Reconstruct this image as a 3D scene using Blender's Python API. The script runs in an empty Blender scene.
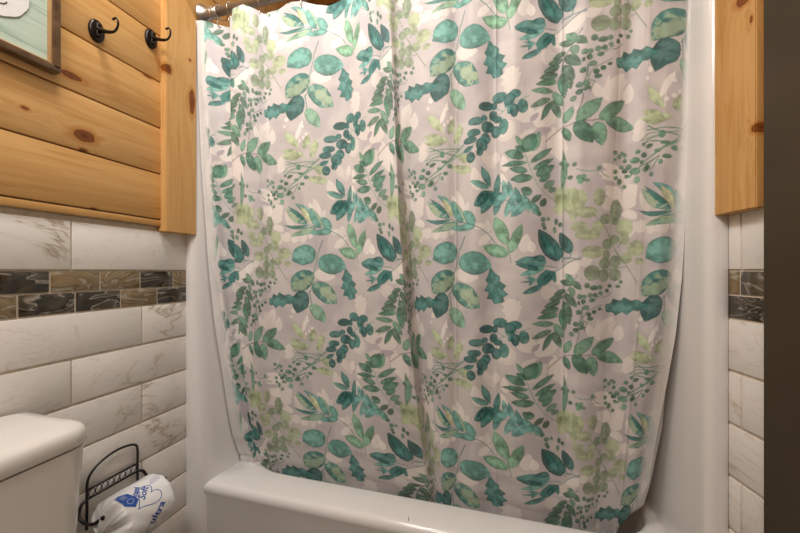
import bpy, bmesh, math, random
import numpy as np
from mathutils import Vector, Matrix
random.seed(7); rng = np.random.RandomState(5)
C = bpy.context.scene.collection
S = bpy.context.scene
PI = math.pi

# ------------------------------------------------------------------ camera
CX, CY, CZ = .915, -.824, 1.052
cam_d = bpy.data.cameras.new('camera'); cam = bpy.data.objects.new('camera', cam_d); C.objects.link(cam)
cam.location = (CX, CY, CZ); cam.rotation_euler = (PI/2, 0, math.atan2(.268, .963))
cam_d.sensor_width = 36; cam_d.lens = 335/800*36; cam_d.shift_y = .0056; cam_d.clip_start = .02
S.camera = cam
# ------------------------------------------------------------------ world and lights
w = bpy.data.worlds.new('world'); S.world = w; w.use_nodes = True
w.node_tree.nodes['Background'].inputs[0].default_value = (1, .93, .86, 1)
w.node_tree.nodes['Background'].inputs[1].default_value = .10
S.view_settings.view_transform = 'Standard'; S.view_settings.look = 'None'
S.view_settings.exposure = 0.0; S.view_settings.gamma = 1; S.view_settings.use_curve_mapping = False
def area(name, loc, target, size, power, col):
    l = bpy.data.lights.new(name, 'AREA'); l.shape = 'RECTANGLE'; l.size, l.size_y = size; l.energy = power; l.color = col
    o = bpy.data.objects.new(name, l); C.objects.link(o); o.location = loc
    o.rotation_euler = (Vector(target)-Vector(loc)).to_track_quat('-Z', 'Y').to_euler()
    return o
area('vanity_light', (.40, -.50, 2.36), (.42, -.12, 1.0), (.26, .26), 10.0, (1, .965, .915))
area('fill_light', (.55, -1.25, 2.35), (.5, .1, .9), (.7, .5), 20, (1, .945, .88))  # added fill from the camera side to brighten the room, not a real fitting

# ------------------------------------------------------------------ helpers
def tag(o, label=None, cat=None, group=None, kind=None):
    if label: o['label'] = label
    if cat: o['category'] = cat
    if group: o['group'] = group
    if kind: o['kind'] = kind
    return o
def empty(name, loc, label=None, cat=None, group=None, kind=None, rz=0):
    o = bpy.data.objects.new(name, None); C.objects.link(o); o.location = loc; o.rotation_euler = (0, 0, rz)
    o.empty_display_size = .05
    return tag(o, label, cat, group, kind)
def mesh_obj(name, verts, faces, mat, parent=None, smooth=True):
    me = bpy.data.meshes.new(name); me.from_pydata([tuple(v) for v in verts], [], faces)
    me.materials.append(mat)
    if smooth: me.polygons.foreach_set('use_smooth', [True]*len(me.polygons))
    o = bpy.data.objects.new(name, me); C.objects.link(o)
    if parent is not None:
        o.parent = parent
    me.update()
    return o
def bm_obj(name, bm, mat, parent=None, smooth=True, auto=None):
    me = bpy.data.meshes.new(name); bm.normal_update(); bm.to_mesh(me); bm.free(); me.materials.append(mat)
    if smooth:
        me.polygons.foreach_set('use_smooth', [True]*len(me.polygons))
        if auto is not None: me.set_sharp_from_angle(angle=math.radians(auto))
    o = bpy.data.objects.new(name, me); C.objects.link(o)
    if parent is not None: o.parent = parent
    return o
def bx(bm, lo, hi, bev=0, seg=2, mtx=None):
    v = bmesh.ops.create_cube(bm, size=1)['verts']
    c = [(lo[i]+hi[i])/2 for i in range(3)]; s = [abs(hi[i]-lo[i]) for i in range(3)]
    bmesh.ops.scale(bm, vec=s, verts=v); bmesh.ops.translate(bm, vec=c, verts=v)
    if bev:
        es = list({e for q in v for e in q.link_edges})
        r = bmesh.ops.bevel(bm, geom=es, offset=bev, segments=seg, affect='EDGES', profile=.5)
        v = list(set(v) | set(r['verts'])); v = [q for q in v if q.is_valid]
    if mtx is not None: bmesh.ops.transform(bm, matrix=mtx, verts=v)
    return v
def tube(bm, pts, r, n=10, closed=False, caps=True):
    pts = [Vector(p) for p in pts]; N = len(pts); rs = r if hasattr(r, '__len__') else [r]*N
    rings = []; up = None
    for i, p in enumerate(pts):
        if closed: t = pts[(i+1) % N]-pts[i-1]
        else: t = pts[min(i+1, N-1)]-pts[max(i-1, 0)]
        t.normalize()
        if up is None:
            a = Vector((0, 0, 1)) if abs(t.z) < .9 else Vector((1, 0, 0))
            up = (a - t*a.dot(t)).normalized()
        else:
            up = (up - t*up.dot(t)).normalized()
        s = t.cross(up)
        rings.append([bm.verts.new(p+(up*math.cos(2*PI*k/n)+s*math.sin(2*PI*k/n))*rs[i]) for k in range(n)])
    for i in range(N if closed else N-1):
        a, b = rings[i], rings[(i+1) % N]
        for k in range(n): bm.faces.new((a[k], a[(k+1) % n], b[(k+1) % n], b[k]))
    if caps and not closed:
        bm.faces.new(rings[0][::-1]); bm.faces.new(rings[-1])
def ball(bm, c, r, seg=14, scale=(1, 1, 1)):
    v = bmesh.ops.create_uvsphere(bm, u_segments=seg, v_segments=seg//2+2, radius=r)['verts']
    bmesh.ops.scale(bm, vec=scale, verts=v); bmesh.ops.translate(bm, vec=c, verts=v)
def catmull(P, k=8):
    P = [Vector(p) for p in P]; out = []
    Q = [P[0]*2-P[1]]+P+[P[-1]*2-P[-2]]
    for i in range(1, len(Q)-2):
        a, b, c, d = Q[i-1:i+3]
        for j in range(k):
            t = j/k
            out.append(.5*((2*b)+(c-a)*t+(2*a-5*b+4*c-d)*t*t+(3*b-a-3*c+d)*t**3))
    out.append(P[-1]); return out

# ------------------------------------------------------------------ materials
class N:
    def __init__(s, name, rough=.5, metal=0, spec=.5):
        s.m = bpy.data.materials.new(name); s.m.use_nodes = True; s.t = s.m.node_tree
        s.b = s.t.nodes['Principled BSDF']; s.b.inputs['Roughness'].default_value = rough
        s.b.inputs['Metallic'].default_value = metal; s.b.inputs['Specular IOR Level'].default_value = spec
    def n(s, typ, props=None, **inp):
        x = s.t.nodes.new(typ)
        for k, v in (props or {}).items(): setattr(x, k, v)
        for k, v in inp.items():
            k2 = k.replace('_', ' ')
            sock = x.inputs[int(k[1:])] if k[0] == 'i' and k[1:].isdigit() else x.inputs[k2]
            if isinstance(v, bpy.types.NodeSocket): s.t.links.new(v, sock)
            else: sock.default_value = v
        return x
    def link(s, a, b): s.t.links.new(a, b)
    def ramp(s, fac, stops):
        x = s.n('ShaderNodeValToRGB'); s.link(fac, x.inputs[0]); e = x.color_ramp.elements
        while len(e) > 1: e.remove(e[-1])
        e[0].position = stops[0][0]; e[0].color = (*stops[0][1], 1)
        for p, c in stops[1:]:
            q = e.new(p); q.color = (*c, 1)
        return x.outputs[0]
    def coord(s, scale=(1, 1, 1), loc=(0, 0, 0), src='Object'):
        tc = s.n('ShaderNodeTexCoord'); mp = s.n('ShaderNodeMapping', Vector=tc.outputs[src], Scale=scale, Location=loc)
        return mp.outputs[0]
    def noise(s, vec, scale, detail=4, rough=.5, dist=0):
        return s.n('ShaderNodeTexNoise', Vector=vec, Scale=scale, Detail=detail, Roughness=rough, Distortion=dist).outputs[0]
    def math(s, op, a, b=0.0):
        return s.n('ShaderNodeMath', {'operation': op}, i0=a, i1=b).outputs[0]
    def mix(s, fac, a, b, mode='MIX'):
        x = s.t.nodes.new('ShaderNodeMix'); x.data_type = 'RGBA'; x.blend_type = mode
        for i, v in ((0, fac), (6, a), (7, b)):
            if isinstance(v, bpy.types.NodeSocket): s.link(v, x.inputs[i])
            else: x.inputs[i].default_value = v if not isinstance(v, tuple) else (*v, 1)
        return x.outputs[2]
    def bump(s, h, strength=.2, dist=.002):
        x = s.n('ShaderNodeBump', Height=h, Strength=strength, Distance=dist); s.link(x.outputs[0], s.b.inputs['Normal'])
    def base(s, c):
        if isinstance(c, bpy.types.NodeSocket): s.link(c, s.b.inputs['Base Color'])
        else: s.b.inputs['Base Color'].default_value = (*c, 1)
        return s

def plain(name, col, rough=.5, metal=0, var=.06, vs=30, bump=0):
    k = N(name, rough, metal)
    nz = k.noise(k.coord(), vs, 3)
    lo = tuple(c*(1-var) for c in col); hi = tuple(min(1, c*(1+var)) for c in col)
    k.base(k.ramp(nz, [(.3, lo), (.7, hi)]))
    if bump: k.bump(nz, bump)
    return k.m
def pine(name, axis, knots=(), tint=1.0, light=0.0):
    """axis = grain direction; knots = (centre, (rx, ry, rz)) in object space"""
    k = N(name, .38, 0, .35)
    sc = [9, 9, 9]; sc[axis] = .55
    tc = k.n('ShaderNodeTexCoord').outputs['Object']
    at = k.n('ShaderNodeAttribute', {'attribute_name': 'tid'}).outputs['Fac']
    off = k.n('ShaderNodeCombineXYZ', X=k.math('MULTIPLY', at, 7.3), Y=k.math('MULTIPLY', at, 3.1), Z=k.math('MULTIPLY', at, 5.7)).outputs[0]
    pos = k.n('ShaderNodeVectorMath', {'operation': 'ADD'}, i0=tc, i1=off).outputs[0]
    kf = None; wob = k.noise(tc, 22, 3)
    for c, r in knots:
        d = k.n('ShaderNodeVectorMath', {'operation': 'SUBTRACT'}, i0=tc, i1=c).outputs[0]
        d = k.n('ShaderNodeVectorMath', {'operation': 'DIVIDE'}, i0=d, i1=r).outputs[0]
        ln = k.n('ShaderNodeVectorMath', {'operation': 'LENGTH'}, i0=d).outputs['Value']
        ln = k.math('ADD', ln, k.math('MULTIPLY', k.math('SUBTRACT', wob, .5), 1.5))
        kf = ln if kf is None else k.math('MINIMUM', kf, ln)
    if kf is not None:
        bend = k.math('MULTIPLY', k.math('POWER', 2.718, k.math('MULTIPLY', kf, -.8)), .045)
        bv = k.n('ShaderNodeCombineXYZ', X=bend, Y=bend, Z=bend).outputs[0]
        pos = k.n('ShaderNodeVectorMath', {'operation': 'ADD'}, i0=pos, i1=bv).outputs[0]
    mp = k.n('ShaderNodeMapping', Vector=pos, Scale=sc).outputs[0]
    big = k.noise(mp, 1.2, 3, .5, .6)
    rings = k.n('ShaderNodeTexNoise', Vector=mp, Scale=7, Detail=3, Roughness=.6, Distortion=.7).outputs[0]
    sc2 = [120, 120, 120]; sc2[axis] = 5
    fine = k.noise(k.n('ShaderNodeMapping', Vector=pos, Scale=sc2).outputs[0], 1, 2)
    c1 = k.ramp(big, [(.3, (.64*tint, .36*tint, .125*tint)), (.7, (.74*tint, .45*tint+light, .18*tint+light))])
    c2 = k.ramp(rings, [(.36, (.86, .76, .62)), (.47, (1, 1, 1)), (.6, (1, 1, 1)), (.70, (.93, .87, .78))])
    col = k.mix(.75, c1, c2, 'MULTIPLY')
    col = k.mix(.35, col, k.ramp(fine, [(.35, (.80, .70, .58)), (.6, (1, 1, 1))]), 'MULTIPLY')
    tone = k.ramp(k.math('FRACT', k.math('MULTIPLY', at, 17.77)), [(0, (.88, .86, .82)), (1, (1, 1, 1))])
    col = k.mix(1.0, col, tone, 'MULTIPLY')
    if kf is not None:
        kc = k.ramp(k.math('MULTIPLY', kf, .5), [(0, (.20, .08, .035)), (.25, (.42, .22, .10)), (.44, (.28, .13, .055)), (.52, (.82, .62, .42)), (.95, (1, 1, 1))])
        col = k.mix(1.0, col, kc, 'MULTIPLY')
    k.base(col); k.bump(rings, .08, .001)
    return k.m
def marble():
    k = N('marble_tile', .22)
    tc = k.n('ShaderNodeTexCoord').outputs['Object']
    at = k.n('ShaderNodeAttribute', {'attribute_name': 'tid'}).outputs['Fac']
    off = k.n('ShaderNodeCombineXYZ', X=k.math('MULTIPLY', at, 31.0), Y=k.math('MULTIPLY', at, 17.0), Z=k.math('MULTIPLY', at, 23.0)).outputs[0]
    pos = k.n('ShaderNodeVectorMath', {'operation': 'ADD'}, i0=tc, i1=off).outputs[0]
    mp = k.n('ShaderNodeMapping', Vector=pos, Rotation=(.75, 0, 0), Scale=(1, .9, 2.2)).outputs[0]
    a = k.noise(mp, 2.3, 6, .60, .9)
    v = k.math('ABSOLUTE', k.math('SUBTRACT', a, .5))
    b = k.noise(mp, 7.5, 6, .65, 1.6)
    v2 = k.math('ABSOLUTE', k.math('SUBTRACT', b, .52))
    m = k.noise(pos, 5.5, 2)
    vein = k.ramp(v, [(0, (.50, .42, .35)), (.004, (.72, .66, .60)), (.014, (.94, .93, .91)), (.04, (1, 1, 1))])
    vein2 = k.ramp(v2, [(0, (.74, .70, .67)), (.008, (.92, .90, .88)), (.02, (1, 1, 1))])
    msk = k.ramp(m, [(.50, (0, 0, 0)), (.62, (1, 1, 1))])
    msk2 = k.ramp(m, [(.42, (1, 1, 1)), (.56, (0, 0, 0))])
    base = k.ramp(k.noise(pos, 4, 3), [(.3, (.77, .735, .695)), (.7, (.83, .80, .77))])
    c = k.mix(msk, base, vein, 'MULTIPLY'); c = k.mix(k.math('MULTIPLY', msk2, .7), c, vein2, 'MULTIPLY')
    k.base(c); return k.m
def agate():
    k = N('agate_glass_tile', .1)
    k.b.inputs['Coat Weight'].default_value = .5
    tc = k.n('ShaderNodeTexCoord').outputs['Object']
    at = k.n('ShaderNodeAttribute', {'attribute_name': 'tid'}).outputs['Fac']
    off = k.n('ShaderNodeCombineXYZ', X=k.math('MULTIPLY', at, 41.0), Y=k.math('MULTIPLY', at, 13.0), Z=k.math('MULTIPLY', at, 29.0)).outputs[0]
    pos = k.n('ShaderNodeVectorMath', {'operation': 'ADD'}, i0=tc, i1=off).outputs[0]
    mp = k.n('ShaderNodeMapping', Vector=pos, Rotation=(.5, 0, 0), Scale=(1, .8, 1.6)).outputs[0]
    a = k.noise(mp, 9, 3, .5, 1.2)
    band = k.math('FRACT', k.math('MULTIPLY', a, 6.0))
    dark = k.ramp(band, [(0, (.022, .017, .012)), (.45, (.055, .043, .030)), (.8, (.09, .07, .048)), (.93, (.30, .27, .23)), (1, (.04, .03, .025))])
    tan = k.ramp(band, [(0, (.20, .13, .06)), (.35, (.27, .20, .11)), (.6, (.13, .085, .04)), (.85, (.38, .34, .26)), (1, (.18, .12, .06))])
    sel = k.n('ShaderNodeAttribute', {'attribute_name': 'tone'}).outputs['Fac']
    s2 = k.math('ADD', sel, k.math('MULTIPLY', k.math('SUBTRACT', k.noise(mp, 5, 2), .5), 1.0))
    k.base(k.mix(k.ramp(s2, [(.4, (0, 0, 0)), (.6, (1, 1, 1))]), dark, tan)); return k.m
def white(name, col, rough, bump=0, bs=200):
    k = N(name, rough); nz = k.noise(k.coord(), 3, 3)
    k.base(k.ramp(nz, [(.3, tuple(c*.985 for c in col)), (.7, col)]))
    if bump: k.bump(k.noise(k.coord(), bs, 3), bump, .001)
    return k.m
M = {}
M['marble'] = marble(); M['agate'] = agate()
M['grout'] = plain('grout', (.60, .53, .44), .9, var=.12, vs=60, bump=.2)
M['acrylic'] = white('white_acrylic', (.80, .785, .775), .16)
M['ceramic'] = white('white_ceramic', (.76, .74, .71), .12)
M['liner'] = white('white_liner_vinyl', (.80, .79, .785), .35, .15, 90)
M['bronze'] = plain('oil_rubbed_bronze', (.018, .013, .011), .32, .6, .2)
M['black_wire'] = plain('black_wire', (.014, .012, .011), .38, .3, .2)
def nickel():
    k = N('brushed_nickel', .36, 1.0)
    k.base(k.ramp(k.noise(k.coord((3, 120, 120)), 2, 2), [(.3, (.46, .42, .38)), (.7, (.64, .60, .55))])); return k.m
M['nickel'] = nickel()
M['dark_door'] = plain('dark_brown_paint', (.052, .033, .015), .45, 0, .12, 8)
M['paint'] = plain('warm_wall_paint', (.42, .33, .23), .8, 0, .04, 6)
M['floor'] = plain('brown_floor_tile', (.22, .18, .14), .5, 0, .2, 6)

# ------------------------------------------------------------------ pixel rays as world points
def pxX(px, y):
    r = (px-400)/335; dy = y-CY
    return CX + dy*(.963*r-.268)/(.963+.268*r)
def depth(x, y): return -.268*(x-CX)+.963*(y-CY)
def pxZ(row, x, y): return CZ + (271-row)*depth(x, y)/335

# ------------------------------------------------------------------ tiles and boards
def set_attr(o, name, vals):
    a = o.data.attributes.new(name, 'FLOAT', 'POINT'); a.data.foreach_set('value', vals)
def blocks(name, boxes, mat, parent, bev, seed=0, tones=None, mtx=None):
    """one mesh from many boxes; each box carries its own tid value"""
    bm = bmesh.new(); tid = []; tn = []
    rr = random.Random(seed)
    for i, (lo, hi) in enumerate(boxes):
        n0 = len(bm.verts); bx(bm, lo, hi, bev, 2)
        bm.verts.ensure_lookup_table(); t = rr.random()
        tid += [t]*(len(bm.verts)-n0); tn += [tones[i] if tones else 0]*(len(bm.verts)-n0)
    # lay out in vertex order
    o = bm_obj(name, bm, mat, parent, True, 30)
    set_attr(o, 'tid', tid); set_attr(o, 'tone', tn)
    if mtx: o.matrix_local = mtx
    return o
ROWS = [(1.0535, 1.165, 'B')] + [(.957-.1045*(i+1)+.003, .957-.1045*i, 'AB'[i % 2]) for i in range(9)]
def tiled(parent, ylen, ja, jb, tops, bots, seed, tones_t, tones_b, sgn=1, ystart=0.0):
    """tiles on a wall plane x=0 facing +x (sgn=1), running from y=ystart to y=-ylen"""
    g = .0036; boxes = []
    def row(z0, z1, joints, out, th):
        e = [ystart]+[j for j in joints if j < ylen]+[ylen]
        for a, b in zip(e[:-1], e[1:]):
            out.append(((-.004*sgn, -b+g/2, z0), (th*sgn, -a-g/2, z1)))
    for z0, z1, k in ROWS:
        js = [(ja if k == 'A' else jb)+.312*i for i in range(-1, 8)]; js = [j for j in js if j > ystart+.01]
        row(z0+g/2, z1-g/2, js, boxes, .0045)
    blocks('tile_field', boxes, M['marble'], parent, .0012, seed)
    for z0, z1, js in ((1.0065, 1.0515, tops), (.959, 1.004, bots)):
        pass
    bb = []; tn = []
    for (z0, z1), js, tt in (((1.0070, 1.0510), tops, tones_t), ((.9595, 1.0030), bots, tones_b)):
        e = [ystart]+list(js); st = len(bb)
        while e[-1] < ylen: e.append(e[-1]+.096)
        for i, (a, b) in enumerate(zip(e[:-1], e[1:])):
            bb.append(((-.004*sgn, -b+.0018, z0), (.0032*sgn, -a-.0018, z1))); tn.append(tt[i % len(tt)])
    blocks('mosaic_band', bb, M['agate'], parent, .0007, seed+3, tn)

# left wall
bm = bmesh.new(); bx(bm, (-.12, -1.75, 0), (.0015, 0.0, 1.175)); bx(bm, (-.12, -1.75, 1.175), (0.0, .79, 2.46)); bx(bm, (-.12, 0, 0), (-.004, .79, 1.175))
wl = bm_obj('wall_left', bm, M['grout'], None, False); tag(wl, kind='structure')
tiled(wl, 1.74, .141, .298, (.049, .145, .240, .335), (.098, .194, .290, .386), 11, (.75, .05, .8, .8, .0, .3, .7), (.0, .9, .1, .0, .9, .1, .6))
BZ = [1.176, 1.196]+[1.195+.1293*i for i in range(1, 11)]
def boards(name, plane, a0, a1, parent, mat, seed, zs=BZ, gap=.0035, th=.012, front=1):
    """horizontal tongue and groove boards; plane 'x' (faces +/-x) or 'y'"""
    bxs = []
    for z0, z1 in zip(zs[:-1], zs[1:]):
        z1 = min(z1, 2.45)
        if z0 > 2.44: break
        if plane == 'x': bxs.append(((0, a0, z0+gap/2), (th*front, a1, z1-gap/2)))
        else: bxs.append(((a0, -th, z0+gap/2), (a1, 0, z1-gap/2)))
    return blocks(name, bxs, mat, parent, .0022, seed)
def wp(px, row, x):
    """point on the plane x seen at a pixel"""
    r = (px-400)/335; dx = x-CX
    dy = dx*(.963+.268*r)/(.963*r-.268); y = CY+dy
    return (x, y, pxZ(row, x, y))
K = [(wp(84, 136, .012), (.03, .021, .013)), (wp(72, 76, .012), (.03, .022, .008)), (wp(84, 150, .012), (.02, .008, .004)),
     (wp(148, 77, .012), (.02, .014, .003)), (wp(94, 209, .012), (.02, .006, .003)), (wp(25, 108, .012), (.02, .007, .004))]
M['pine_left'] = pine('knotty_pine_boards', 1, K)
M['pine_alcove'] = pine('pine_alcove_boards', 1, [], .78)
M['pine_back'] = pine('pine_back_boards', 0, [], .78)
boards('board_paneling', 'x', -1.74, -.093, wl, M['pine_left'], 3)
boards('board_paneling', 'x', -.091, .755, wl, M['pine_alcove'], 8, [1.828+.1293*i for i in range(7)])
# bottom ledge strip of the panelling (casts the thin shadow over the tiles)
# trim on the left corner, top edge cut on the slant
def trim_board(name, x0, x1, y0, y1, z0, ztop_front, ztop_back, mat, tid, mtx=None):
    v = [(x0, y0, z0), (x1, y0, z0), (x1, y1, z0), (x0, y1, z0), (x0, y0, ztop_front), (x1, y0, ztop_front), (x1, y1, ztop_back), (x0, y1, ztop_back)]
    f = [(0, 3, 2, 1), (4, 5, 6, 7), (0, 1, 5, 4), (1, 2, 6, 5), (2, 3, 7, 6), (3, 0, 4, 7)]
    bm = bmesh.new(); vs = [bm.verts.new(p) for p in v]
    for q in f: bm.faces.new([vs[i] for i in q])
    bmesh.ops.bevel(bm, geom=bm.edges[:], offset=.0018, segments=2, affect='EDGES')
    if mtx is not None: bm.transform(mtx)
    o = bm_obj(name, bm, mat, None, True, 30); set_attr(o, 'tid', [tid]*len(o.data.vertices)); return tag(o, kind='structure')
kt = [(wp(168, 68, .031), (.03, .010, .012)), (wp(192, 104, .031), (.03, .009, .035)), (wp(190, 60, .031), (.02, .004, .004))]
M['pine_trim'] = pine('pine_corner_trim', 2, kt, 1.05, .03)
trim_board('trim_1', .0, .031, -.095, .0045, 1.163, 1.935, 1.826, M['pine_trim'], .3)

# right wall: its plane turns outward a little
XR = 1.372; ANG = math.atan2(.154, 1)
mr = Matrix.Translation((XR, 0, 0)) @ Matrix.Rotation(ANG, 4, 'Z')     # local: wall plane x=0, room on -x, camera side = -y
def tk(px, row, ly, r):
    p = mr @ Vector((-.018, ly, 0)); return ((p.x, p.y, pxZ(row, p.x, p.y)), r)
M['pine_trim_right'] = pine('pine_trim_right', 2, [tk(0, 127, -.088, (.02, .009, .008)), tk(0, 18, -.080, (.02, .003, .007)), tk(0, -4, -.066, (.02, .02, .012))], 1.0)
wr_bm = bmesh.new(); bx(wr_bm, (-.0015, -1.75, 0), (.12, 0, 1.175)); bx(wr_bm, (0, -1.75, 1.175), (.12, 0, 2.46))
wr = bm_obj('wall_right', wr_bm, M['grout'], None, False); wr.matrix_world = mr; tag(wr, kind='structure')
tiled(wr, 1.74, .19, .03+.312, (.026, .122), (.086, .18), 29, (.75, .35, .1, .8), (.05, .6, .1, .7), -1)
M['pine_right'] = pine('pine_boards_right', 1, [((-.012, -.118, 1.70), (.02, .006, .006))])
boards('board_paneling', 'x', -1.74, -.086, wr, M['pine_right'], 5, front=-1)
trim_board('trim_2', -.027, 0, -.088, .002, 1.163, 2.44, 2.44, M['pine_trim_right'], .62, mr)
# alcove walls
bm = bmesh.new(); bx(bm, (XR+.004, 0.0, 0), (XR+.12, .79, 2.46))
wra = bm_obj('wall_right_alcove', bm, M['paint'], None, False); tag(wra, kind='structure')
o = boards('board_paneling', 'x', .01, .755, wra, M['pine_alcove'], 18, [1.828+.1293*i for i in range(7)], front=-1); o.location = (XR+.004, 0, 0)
bm = bmesh.new(); bx(bm, (-.12, .79, 0), (XR+.2, .9, 2.46))
wb = bm_obj('wall_back', bm, M['paint'], None, False); tag(wb, kind='structure')
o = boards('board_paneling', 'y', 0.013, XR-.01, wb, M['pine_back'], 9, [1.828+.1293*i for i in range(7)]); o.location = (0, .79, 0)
for ch in wb.children: pass
bm = bmesh.new(); bx(bm, (-.12, -1.87, 0), (XR+.5, -1.75, 2.46))
tag(bm_obj('wall_front', bm, M['paint'], None, False), kind='structure')
bm = bmesh.new(); bx(bm, (-.12, -1.87, -.1), (XR+.5, .9, 0)); tag(bm_obj('floor', bm, M['floor'], None, False), kind='structure')
M['pine_ceiling'] = pine('pine_ceiling_boards', 1, [], .9)
bm = bmesh.new(); bx(bm, (-.12, -1.87, 2.46), (XR+.5, .9, 2.56)); ce = bm_obj('ceiling', bm, M['paint'], None, False); tag(ce, kind='structure')
blocks('board_paneling', [((x+.001, -1.74, 2.445), (x+.128, .76, 2.46)) for x in [i*.129 for i in range(13)]], M['pine_ceiling'], ce, .003, 21)

# open dark door leaf against the right wall
def solve_leaf():
    s = .05
    while s < .4:
        p = mr @ Vector((-.035, -s, 0)); 
        X = .963*(p.x-CX)+.268*(p.y-CY); Z = depth(p.x, p.y)
        if 400+335*X/Z > 763: return s
        s += .0005
    return .2
sl = solve_leaf()
bm = bmesh.new(); bx(bm, (-.035, -sl-.60, .012), (-.006, -sl, 2.05), .0015, 2)
dr = bm_obj('door_1', bm, M['dark_door'], None, True, 30); dr.matrix_world = mr; tag(dr, kind='structure')
bm = bmesh.new()
for z0, z1 in ((.25, .95), (1.15, 1.9)):
    bx(bm, (-.038, -sl-.50, z0), (-.034, -sl-.10, z1), .0025, 2)
bm_obj('door_panel', bm, M['dark_door'], dr, True, 30)

# ------------------------------------------------------------------ tub and surround
tub = empty('bathtub', (.70, .35, 0), 'white bathtub with moulded surround behind the leafy curtain', 'bathtub')
TI = Matrix.Translation((-.70, -.35, 0))
def loop_surround():
    P = []
    # left flange from the tile edge, rounded into the side wall
    P += [(-.0, .006), (.0, -.006), (.022, -.008), (.040, -.005), (.054, .004), (.063, .018), (.068, .04), (.074, .08)]
    P += [(.095, .60)]
    for i in range(1, 7): a = i/7*PI/2; P.append((.095+.10*(1-math.cos(a)), .60+.10*math.sin(a)))
    P += [(.20, .70), (1.23, .70)]
    for i in range(1, 7): a = i/7*PI/2; P.append((1.23+.095*math.sin(a), .60+.10*math.cos(a)))
    P += [(1.327, .60), (1.333, .08), (1.334, .04), (1.3345, .018), (1.3365, .008), (1.341, .001), (1.348, -.002), (1.356, -.003), (1.367, -.003), (1.370, .0), (1.370, .006)]
    return P
P = loop_surround()
def dense(P, step=.03):
    Q = []
    for a, b in zip(P[:-1], P[1:]):
        n = max(1, int(math.hypot(b[0]-a[0], b[1]-a[1])/step))
        Q += [(a[0]+(b[0]-a[0])*i/n, a[1]+(b[1]-a[1])*i/n) for i in range(n)]
    return Q+[P[-1]]
Q = dense(P); zs = [0, .2, .385, .42, .6, .8, 1.0, 1.2, 1.4, 1.6, 1.78, 1.812, 1.822, 1.826]
V = []; F = []
for z in zs:
    f_ = float(np.interp(z, [.4, 1.05, 1.8], [1, .55, .30]))
    for x, y in Q: V.append((x*f_ if x < .12 else x, y, z) if x > .1 or y < .5 else (x-(1-f_)*.095*(1 if x < .1 else max(0, (.2-x)/.1)), y, z))
n = len(Q)
for j in range(len(zs)-1):
    for i in range(n-1): F.append((j*n+i, j*n+i+1, (j+1)*n+i+1, (j+1)*n+i))
# top ledge out to the alcove walls
base = len(V)
for x, y in Q:
    ex = min(max(x, .0), 1.37); V.append((0.0 if x < .2 and y < .69 else (1.37 if x > 1.22 and y < .69 else ex), y if y < .6 else .778, 1.826))
for i in range(n-1): F.append(((len(zs)-1)*n+i, (len(zs)-1)*n+i+1, base+i+1, base+i))
so = mesh_obj('surround_wall', V, F, M['acrylic'], tub); so.data.transform(TI); so.data.set_sharp_from_angle(angle=math.radians(50))
# rim, basin and apron
cx, cy = .70, .40
x0, x1, y0, y1 = .05, 1.345, .006, .72
angs = sorted(set([2*PI*i/140 for i in range(140)] + [math.atan2(b-cy, a-cx) % (2*PI) for a in (x0, x1) for b in (y0, y1)]))
def rect_pt(a, X0, X1, Y0, Y1, r=0):
    c, s = math.cos(a), math.sin(a)
    tx = ((X1-cx)/c if c > 1e-9 else (X0-cx)/c if c < -1e-9 else 1e9); ty = ((Y1-cy)/s if s > 1e-9 else (Y0-cy)/s if s < -1e-9 else 1e9)
    t = min(tx, ty); x, y = cx+t*c, cy+t*s
    if r:
        def inside(x, y):
            qx = max(abs(x-(X0+X1)/2)-(X1-X0)/2+r, 0); qy = max(abs(y-(Y0+Y1)/2)-(Y1-Y0)/2+r, 0)
            return math.hypot(qx, qy) <= r
        lo, hi = 0, t
        for _ in range(30):
            mid = (lo+hi)/2
            if inside(cx+mid*c, cy+mid*s): lo = mid
            else: hi = mid
        x, y = cx+lo*c, cy+lo*s
    return x, y
H = .400
rings = []
def fr(dy): return lambda a: rect_pt(a, x0, x1, y0+dy, y1)
rings.append([(*fr(.014)(a), 0.0) for a in angs])
rings.append([(*fr(.008)(a), H-.045) for a in angs])
rings.append([(*fr(.002)(a), H-.028) for a in angs])
rings.append([(*fr(.001)(a), H-.018) for a in angs])
rings.append([(*fr(.005)(a), H-.008) for a in angs])
rings.append([(*fr(.012)(a), H-.002) for a in angs])
rings.append([(*fr(.022)(a), H) for a in angs])
# inner opening
IN = (.115, 1.313, .118, .655)
for d, z, r in ((-.012, H, .14), (-.004, H-.002, .135), (.002, H-.008, .13), (.005, H-.02, .125), (.012, H-.08, .12), (.03, .2, .12), (.05, .12, .12), (.09, .085, .11), (.2, .075, .05)):
    rings.append([(*rect_pt(a, IN[0]+d, IN[1]-d, IN[2]+d, IN[3]-d, r), z) for a in angs])
V = []; F = []
n = len(angs)
for r in rings: V += r
for j in range(len(rings)-1):
    for i in range(n): F.append((j*n+i, j*n+(i+1) % n, (j+1)*n+(i+1) % n, (j+1)*n+i))
F.append(tuple((len(rings)-1)*n+i for i in range(n)))
ba = mesh_obj('basin', V, F, M['acrylic'], tub); ba.data.transform(TI)
# small drain mark chip on the rim is left as a scratch
bm = bmesh.new()
xs = pxX(409, .03); 
tube(bm, [(xs, .024, H+.0003), (xs-.001, .031, H+.0003), (xs-.003, .038, H+.0003)], .0008, 6)
ch = bm_obj('scratch', bm, M['bronze'], tub); ch.data.transform(TI); tag(ch, 'small dark scratch on the rim')

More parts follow.
